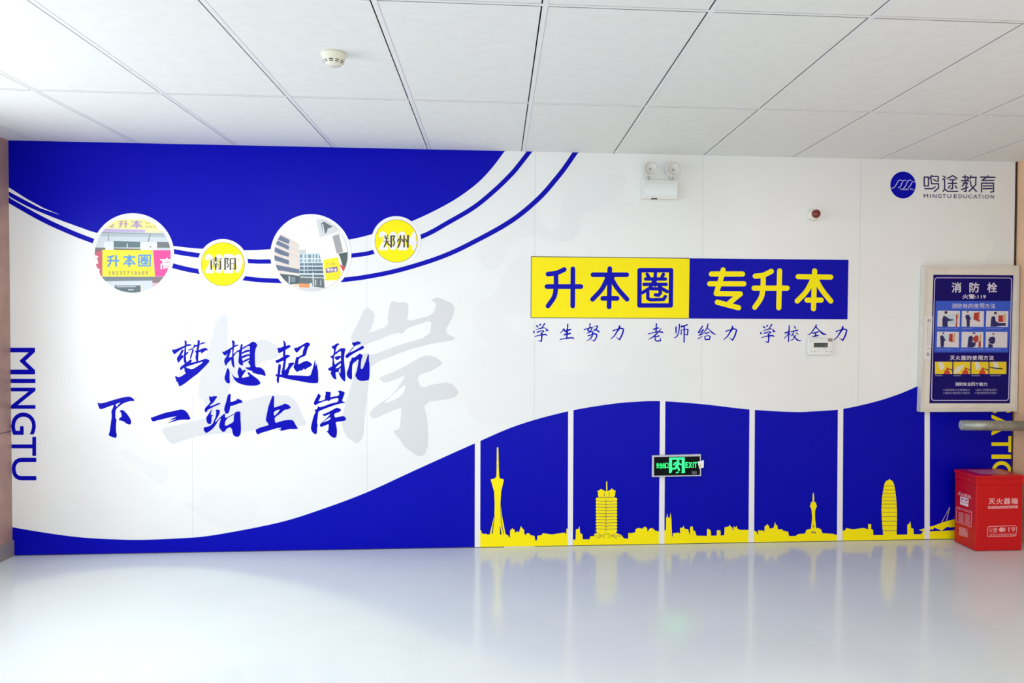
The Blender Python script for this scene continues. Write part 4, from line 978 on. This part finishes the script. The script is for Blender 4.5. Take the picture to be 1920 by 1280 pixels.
picture(T1([(1040, 738), (1430, 742), (1420, 1020), (1028, 1018)]), [(1, T1([(1130, 840), (1190, 830), (1205, 920), (1260, 950), (1380, 950), (1385, 1000), (1280, 1005), (1200, 1016), (1110, 1016), (1120, 900)])), (2, T1([(1170, 765), (1200, 748), (1226, 765), (1215, 800), (1185, 795)])), (3, T1([(1252, 815), (1335, 815), (1335, 935), (1248, 935)])), (4, T1([(1345, 800), (1380, 790), (1378, 930), (1342, 935)]))])
picture(T1([(162, 1105), (552, 1110), (548, 1385), (155, 1380)]), [(5, T1([(240, 1170), (370, 1150), (360, 1260), (300, 1260)])), (1, T1([(215, 1180), (265, 1170), (310, 1255), (325, 1262), (290, 1270), (280, 1380), (225, 1380), (222, 1270)])), (2, T1([(255, 1125), (285, 1115), (290, 1140), (262, 1150)])), (3, T1([(380, 1145), (440, 1140), (440, 1295), (368, 1275)])), (4, T1([(455, 1135), (480, 1130), (475, 1300), (450, 1295)]))])
picture(T1([(600, 1108), (985, 1112), (978, 1388), (592, 1384)]), [(1, T1([(720, 1200), (770, 1170), (800, 1210), (790, 1290), (850, 1300), (840, 1360), (800, 1384), (700, 1384), (710, 1270)])), (2, T1([(780, 1130), (820, 1115), (852, 1135), (820, 1150)])), (3, T1([(800, 1210), (860, 1165), (900, 1190), (895, 1280), (840, 1300), (800, 1260)])), (3, T1([(900, 1280), (940, 1275), (940, 1384), (895, 1384)])), (4, T1([(915, 1160), (945, 1150), (940, 1275), (912, 1280)]))])
picture(T1([(1030, 1108), (1412, 1110), (1405, 1390), (1020, 1385)]), [(1, T1([(1100, 1205), (1160, 1190), (1195, 1215), (1192, 1300), (1150, 1330), (1150, 1388), (1070, 1386), (1075, 1320), (1095, 1270), (1060, 1270)])), (2, T1([(1145, 1140), (1170, 1130), (1188, 1150), (1150, 1160)])), (0, T1([(1090, 1310), (1200, 1340), (1200, 1352), (1090, 1322)]))])
for k, (xa, xb) in enumerate(((172, 480), (500, 802), (820, 1122), (1140, 1442))):
    m = MB(); pz = sf(2); m.poly([pz(*p) for p in T2([(xa, 455), (xb, 455), (xb-2, 672), (xa-2, 672)])])
    def add(i, mi, l): 
        pz2 = sf(2.6+0.15*i); m.poly([pz2(*p) for p in T2(l)], mi=mi)
    add(0, 1, [(xa+60, 455), (xa+130, 460), (xa+170, 560), (xa+100, 610), (xa+70, 560)] if k != 1 else [(xa, 660), (xa+40, 560), (xa+200, 500), (xa+180, 540), (xa+80, 660)])
    if k < 3:
        bx = (xa+150, xa+150, xa+130)[k]
        add(1, 2, [(bx, 672), (bx+20, 615), (bx+50, 600), (bx+50, 560), (bx+90, 560), (bx+90, 600), (bx+115, 630), (bx+120, 672)])
        add(2, 3, [(bx+90, 570), (xb, 595), (xb, 612), (bx+90, 585)])
    else:
        add(1, 3, [(xa, 545), (xa+110, 560), (xa+235, 568), (xa+232, 592), (xa+110, 582), (xa, 560)])
    m.build('picture', [mat('picture_yellow', (232, 205, 30), 0.45), mat('glove_white', (220, 218, 205), 0.5), mat('extinguisher_red', (205, 62, 36), 0.5), mat('hose_black', (32, 30, 34), 0.5)], sheet)
# paper seal across the left of the frame
m = MB()
q = [(1733, 591.5), (1748.5, 592), (1745.2, 673), (1731.5, 672.5)]
m.slab([P(u, v, T+0.0042) for u, v in q], [P(u, v, T+0.0028) for u, v in q])
seal = m.build('paper_seal', mat('seal_paper', (228, 226, 224), 0.6), hc)
m = MB(); pz = lambda x, y: P(x, y, T+0.0046)
type_in(m, '封', (1738.5, 597.5, 1746, 604.5), pz, 0.01); type_in(m, '条', (1736.5, 660.5, 1743.5, 667.5), pz, 0.01)
for v in (609.5, 653.5): ribbon(m, [(1737.5, v, 0.8), (1744, v, 0.8)], pz, caps=False)
for u in (1739.5, 1743): ribbon(m, [(u, 613, 0.5), (u-1.5, 648, 0.5)], pz, caps=False)
m.build('seal_lettering', mat('seal_ink', (120, 116, 120), 0.6), seal)

# ---------------------------------------------------------------- grey pipe
ty = 0.20
pl = P(1802.5, 797, ty); pr = Vector((XR-0.004, -ty, P(1880, 798, ty).z-0.003))
ax = (pr-pl); L = ax.length
R_ = 0.0335
pipe = thing('grey_pipe', 'short thick grey steel pipe sticking out above the red box', 'pipe', pr)
m = MB(); m.lathe(pl, ax, [(R_*0.86, 0.0), (R_, 0.0015), (R_*1.0, L*0.5), (R_*1.0, L)], 40)
m.build('tube', mat('pipe_grey', (160, 165, 156), 0.35, metal=0.55, noise=0.25, scale=24), pipe)
m = MB(); m.lathe(pl-ax.normalized()*0.0012, ax, [(R_*0.80, 0), (R_*0.84, 0.0012)], 40); m.build('end_cap', mat('pipe_end', (190, 192, 186), 0.45, metal=0.3), pipe)

# ---------------------------------------------------------------- extinguisher box
BX0, BX1, BY0, BY1, BH = 3.078, 3.392, -0.294, -0.058, 0.490
RED = mat('red_enamel', (205, 16, 24), 0.3, spec=0.3, noise=0.06, scale=5)
bx = thing('extinguisher_box', 'red metal fire extinguisher box standing on the floor in the right corner', 'fire extinguisher box', ((BX0+BX1)/2, (BY0+BY1)/2, 0))
m = MB(); m.box((BX0, BY0, 0.001), (BX1, BY1, BH-0.060)); m.build('body', RED, bx, bevel=0.008, seg=4)
m = MB(); m.box((BX0-0.004, BY0-0.004, BH-0.022), (BX1+0.004, BY1+0.002, BH))
m.box((BX0-0.0015, BY0-0.0015, BH-0.062), (BX1+0.0015, BY1, BH-0.022))
lid = m.build('lid', RED, bx, bevel=0.003)
PINK = mat('box_print', (236, 178, 182), 0.5); PALE = mat('box_print_pale', (242, 218, 222), 0.5)
fw, fh = BX1-BX0, BH
def front(lay):      # crop pixels of the front face -> face
    def put(x, y):
        a = (x-388)/(985-388); b = (y-140)/(1232-140)
        return (BX0+0.004+a*(fw-0.004), BY0-0.0006-0.0003*lay, BH*(1-b))
    return put
m = MB(); pp = front(0)
type_row(m, '灭火器箱', (535, 468, 930, 556), pp, 0.03, 0.1)
ribbon(m, [(535, 600, 38), (925, 596, 38)], pp, caps=False)
m.build('front_lettering', PINK, bx)
m = MB(); pp = front(1)
type_in(m, 'FIRE EXTINGUISHER BOX', (545, 586, 915, 612), pp, 0.01)
m.build('front_caption', RED, bx)
m = MB(); pp = front(0)
ribbon(m, [(560, 872, 8), (890, 868, 8), (912, 890, 8), (905, 1005, 8), (885, 1018, 8), (545, 1022, 8), (530, 1000, 8), (535, 890, 8), (560, 872, 8)], pp)
type_row(m, '火警', (548, 892, 665, 962), pp, 0.0, 0.06)
type_in(m, '119', (750, 888, 890, 955), pp, 0.02)
m.poly([pp(*p) for p in ellipse(715, 922, 32, 34, 24)])
type_in(m, '发现火灾请拨打电话', (560, 978, 890, 1010), pp, 0.0)
m.build('emergency_lettering', PINK, bx)
def side(lay):      # crop pixels of the left face -> face
    def put(x, y):
        a = (x-62)/(375-62)
        top = 50+a*(140-50); bot = 1095+a*(1232-1095)
        b = (y-top)/(bot-top)
        a2 = a*0.985
        return (BX0-0.0006-0.0003*lay, BY1+(BY0-BY1)*a2, BH*(1-b))
    return put
m = MB(); pp = side(0)
sk = lambda x, y: pp(x, y+(x-115)*0.30)
type_row(m, '灭火器箱', (115, 372, 305, 412), sk, 0.03, 0.1)
ribbon(m, [(112, 412, 5), (320, 474, 5)], pp, caps=False)
ribbon(m, [(98, 592, 6), (320, 662, 6), (315, 884, 6), (96, 808, 6), (98, 592, 6)], pp, caps=False)
ribbon(m, [(120, 618, 10), (150, 628, 10)], pp, caps=False); ribbon(m, [(155, 630, 5), (308, 678, 5)], pp, caps=False)
for k in range(9):
    ribbon(m, [(128, 665+k*17, 6), (205, 690+k*17.5, 6)], pp, caps=False); ribbon(m, [(222, 692+k*17.5, 6), (295, 716+k*17.5, 6)], pp, caps=False)
for k in range(7):
    ribbon(m, [(138, 885+k*18, 9), (268 if k != 1 else 240, 922+k*18, 9)], pp, caps=False)
m.build('side_lettering', PINK, bx)
m = MB(); pp = side(0)
m.poly([pp(*p) for p in ((148, 518), (272, 552), (268, 594), (148, 556))])
m.poly([pp(*p) for p in ((150, 440), (275, 474), (272, 545), (150, 512))])
m.build('side_label', PALE, bx)
m = MB(); pp = side(1)
for q in ((162, 468, 205, 496), (218, 484, 262, 512)):
    type_in(m, '禁', (q[0], q[1], q[2], q[3]), pp, 0.03)
m.build('label_mark', mat('label_purple', (168, 60, 110), 0.5), bx)
m = MB(); m.poly([(BX0+0.06, BY0+0.05, BH+0.0006), (BX1-0.05, BY0+0.05, BH+0.0006), (BX1-0.05, BY1-0.04, BH+0.0006), (BX0+0.06, BY1-0.04, BH+0.0006)])
m.build('lid_label', mat('lid_label_pink', (206, 120, 140), 0.35, noise=0.3, scale=30), lid)
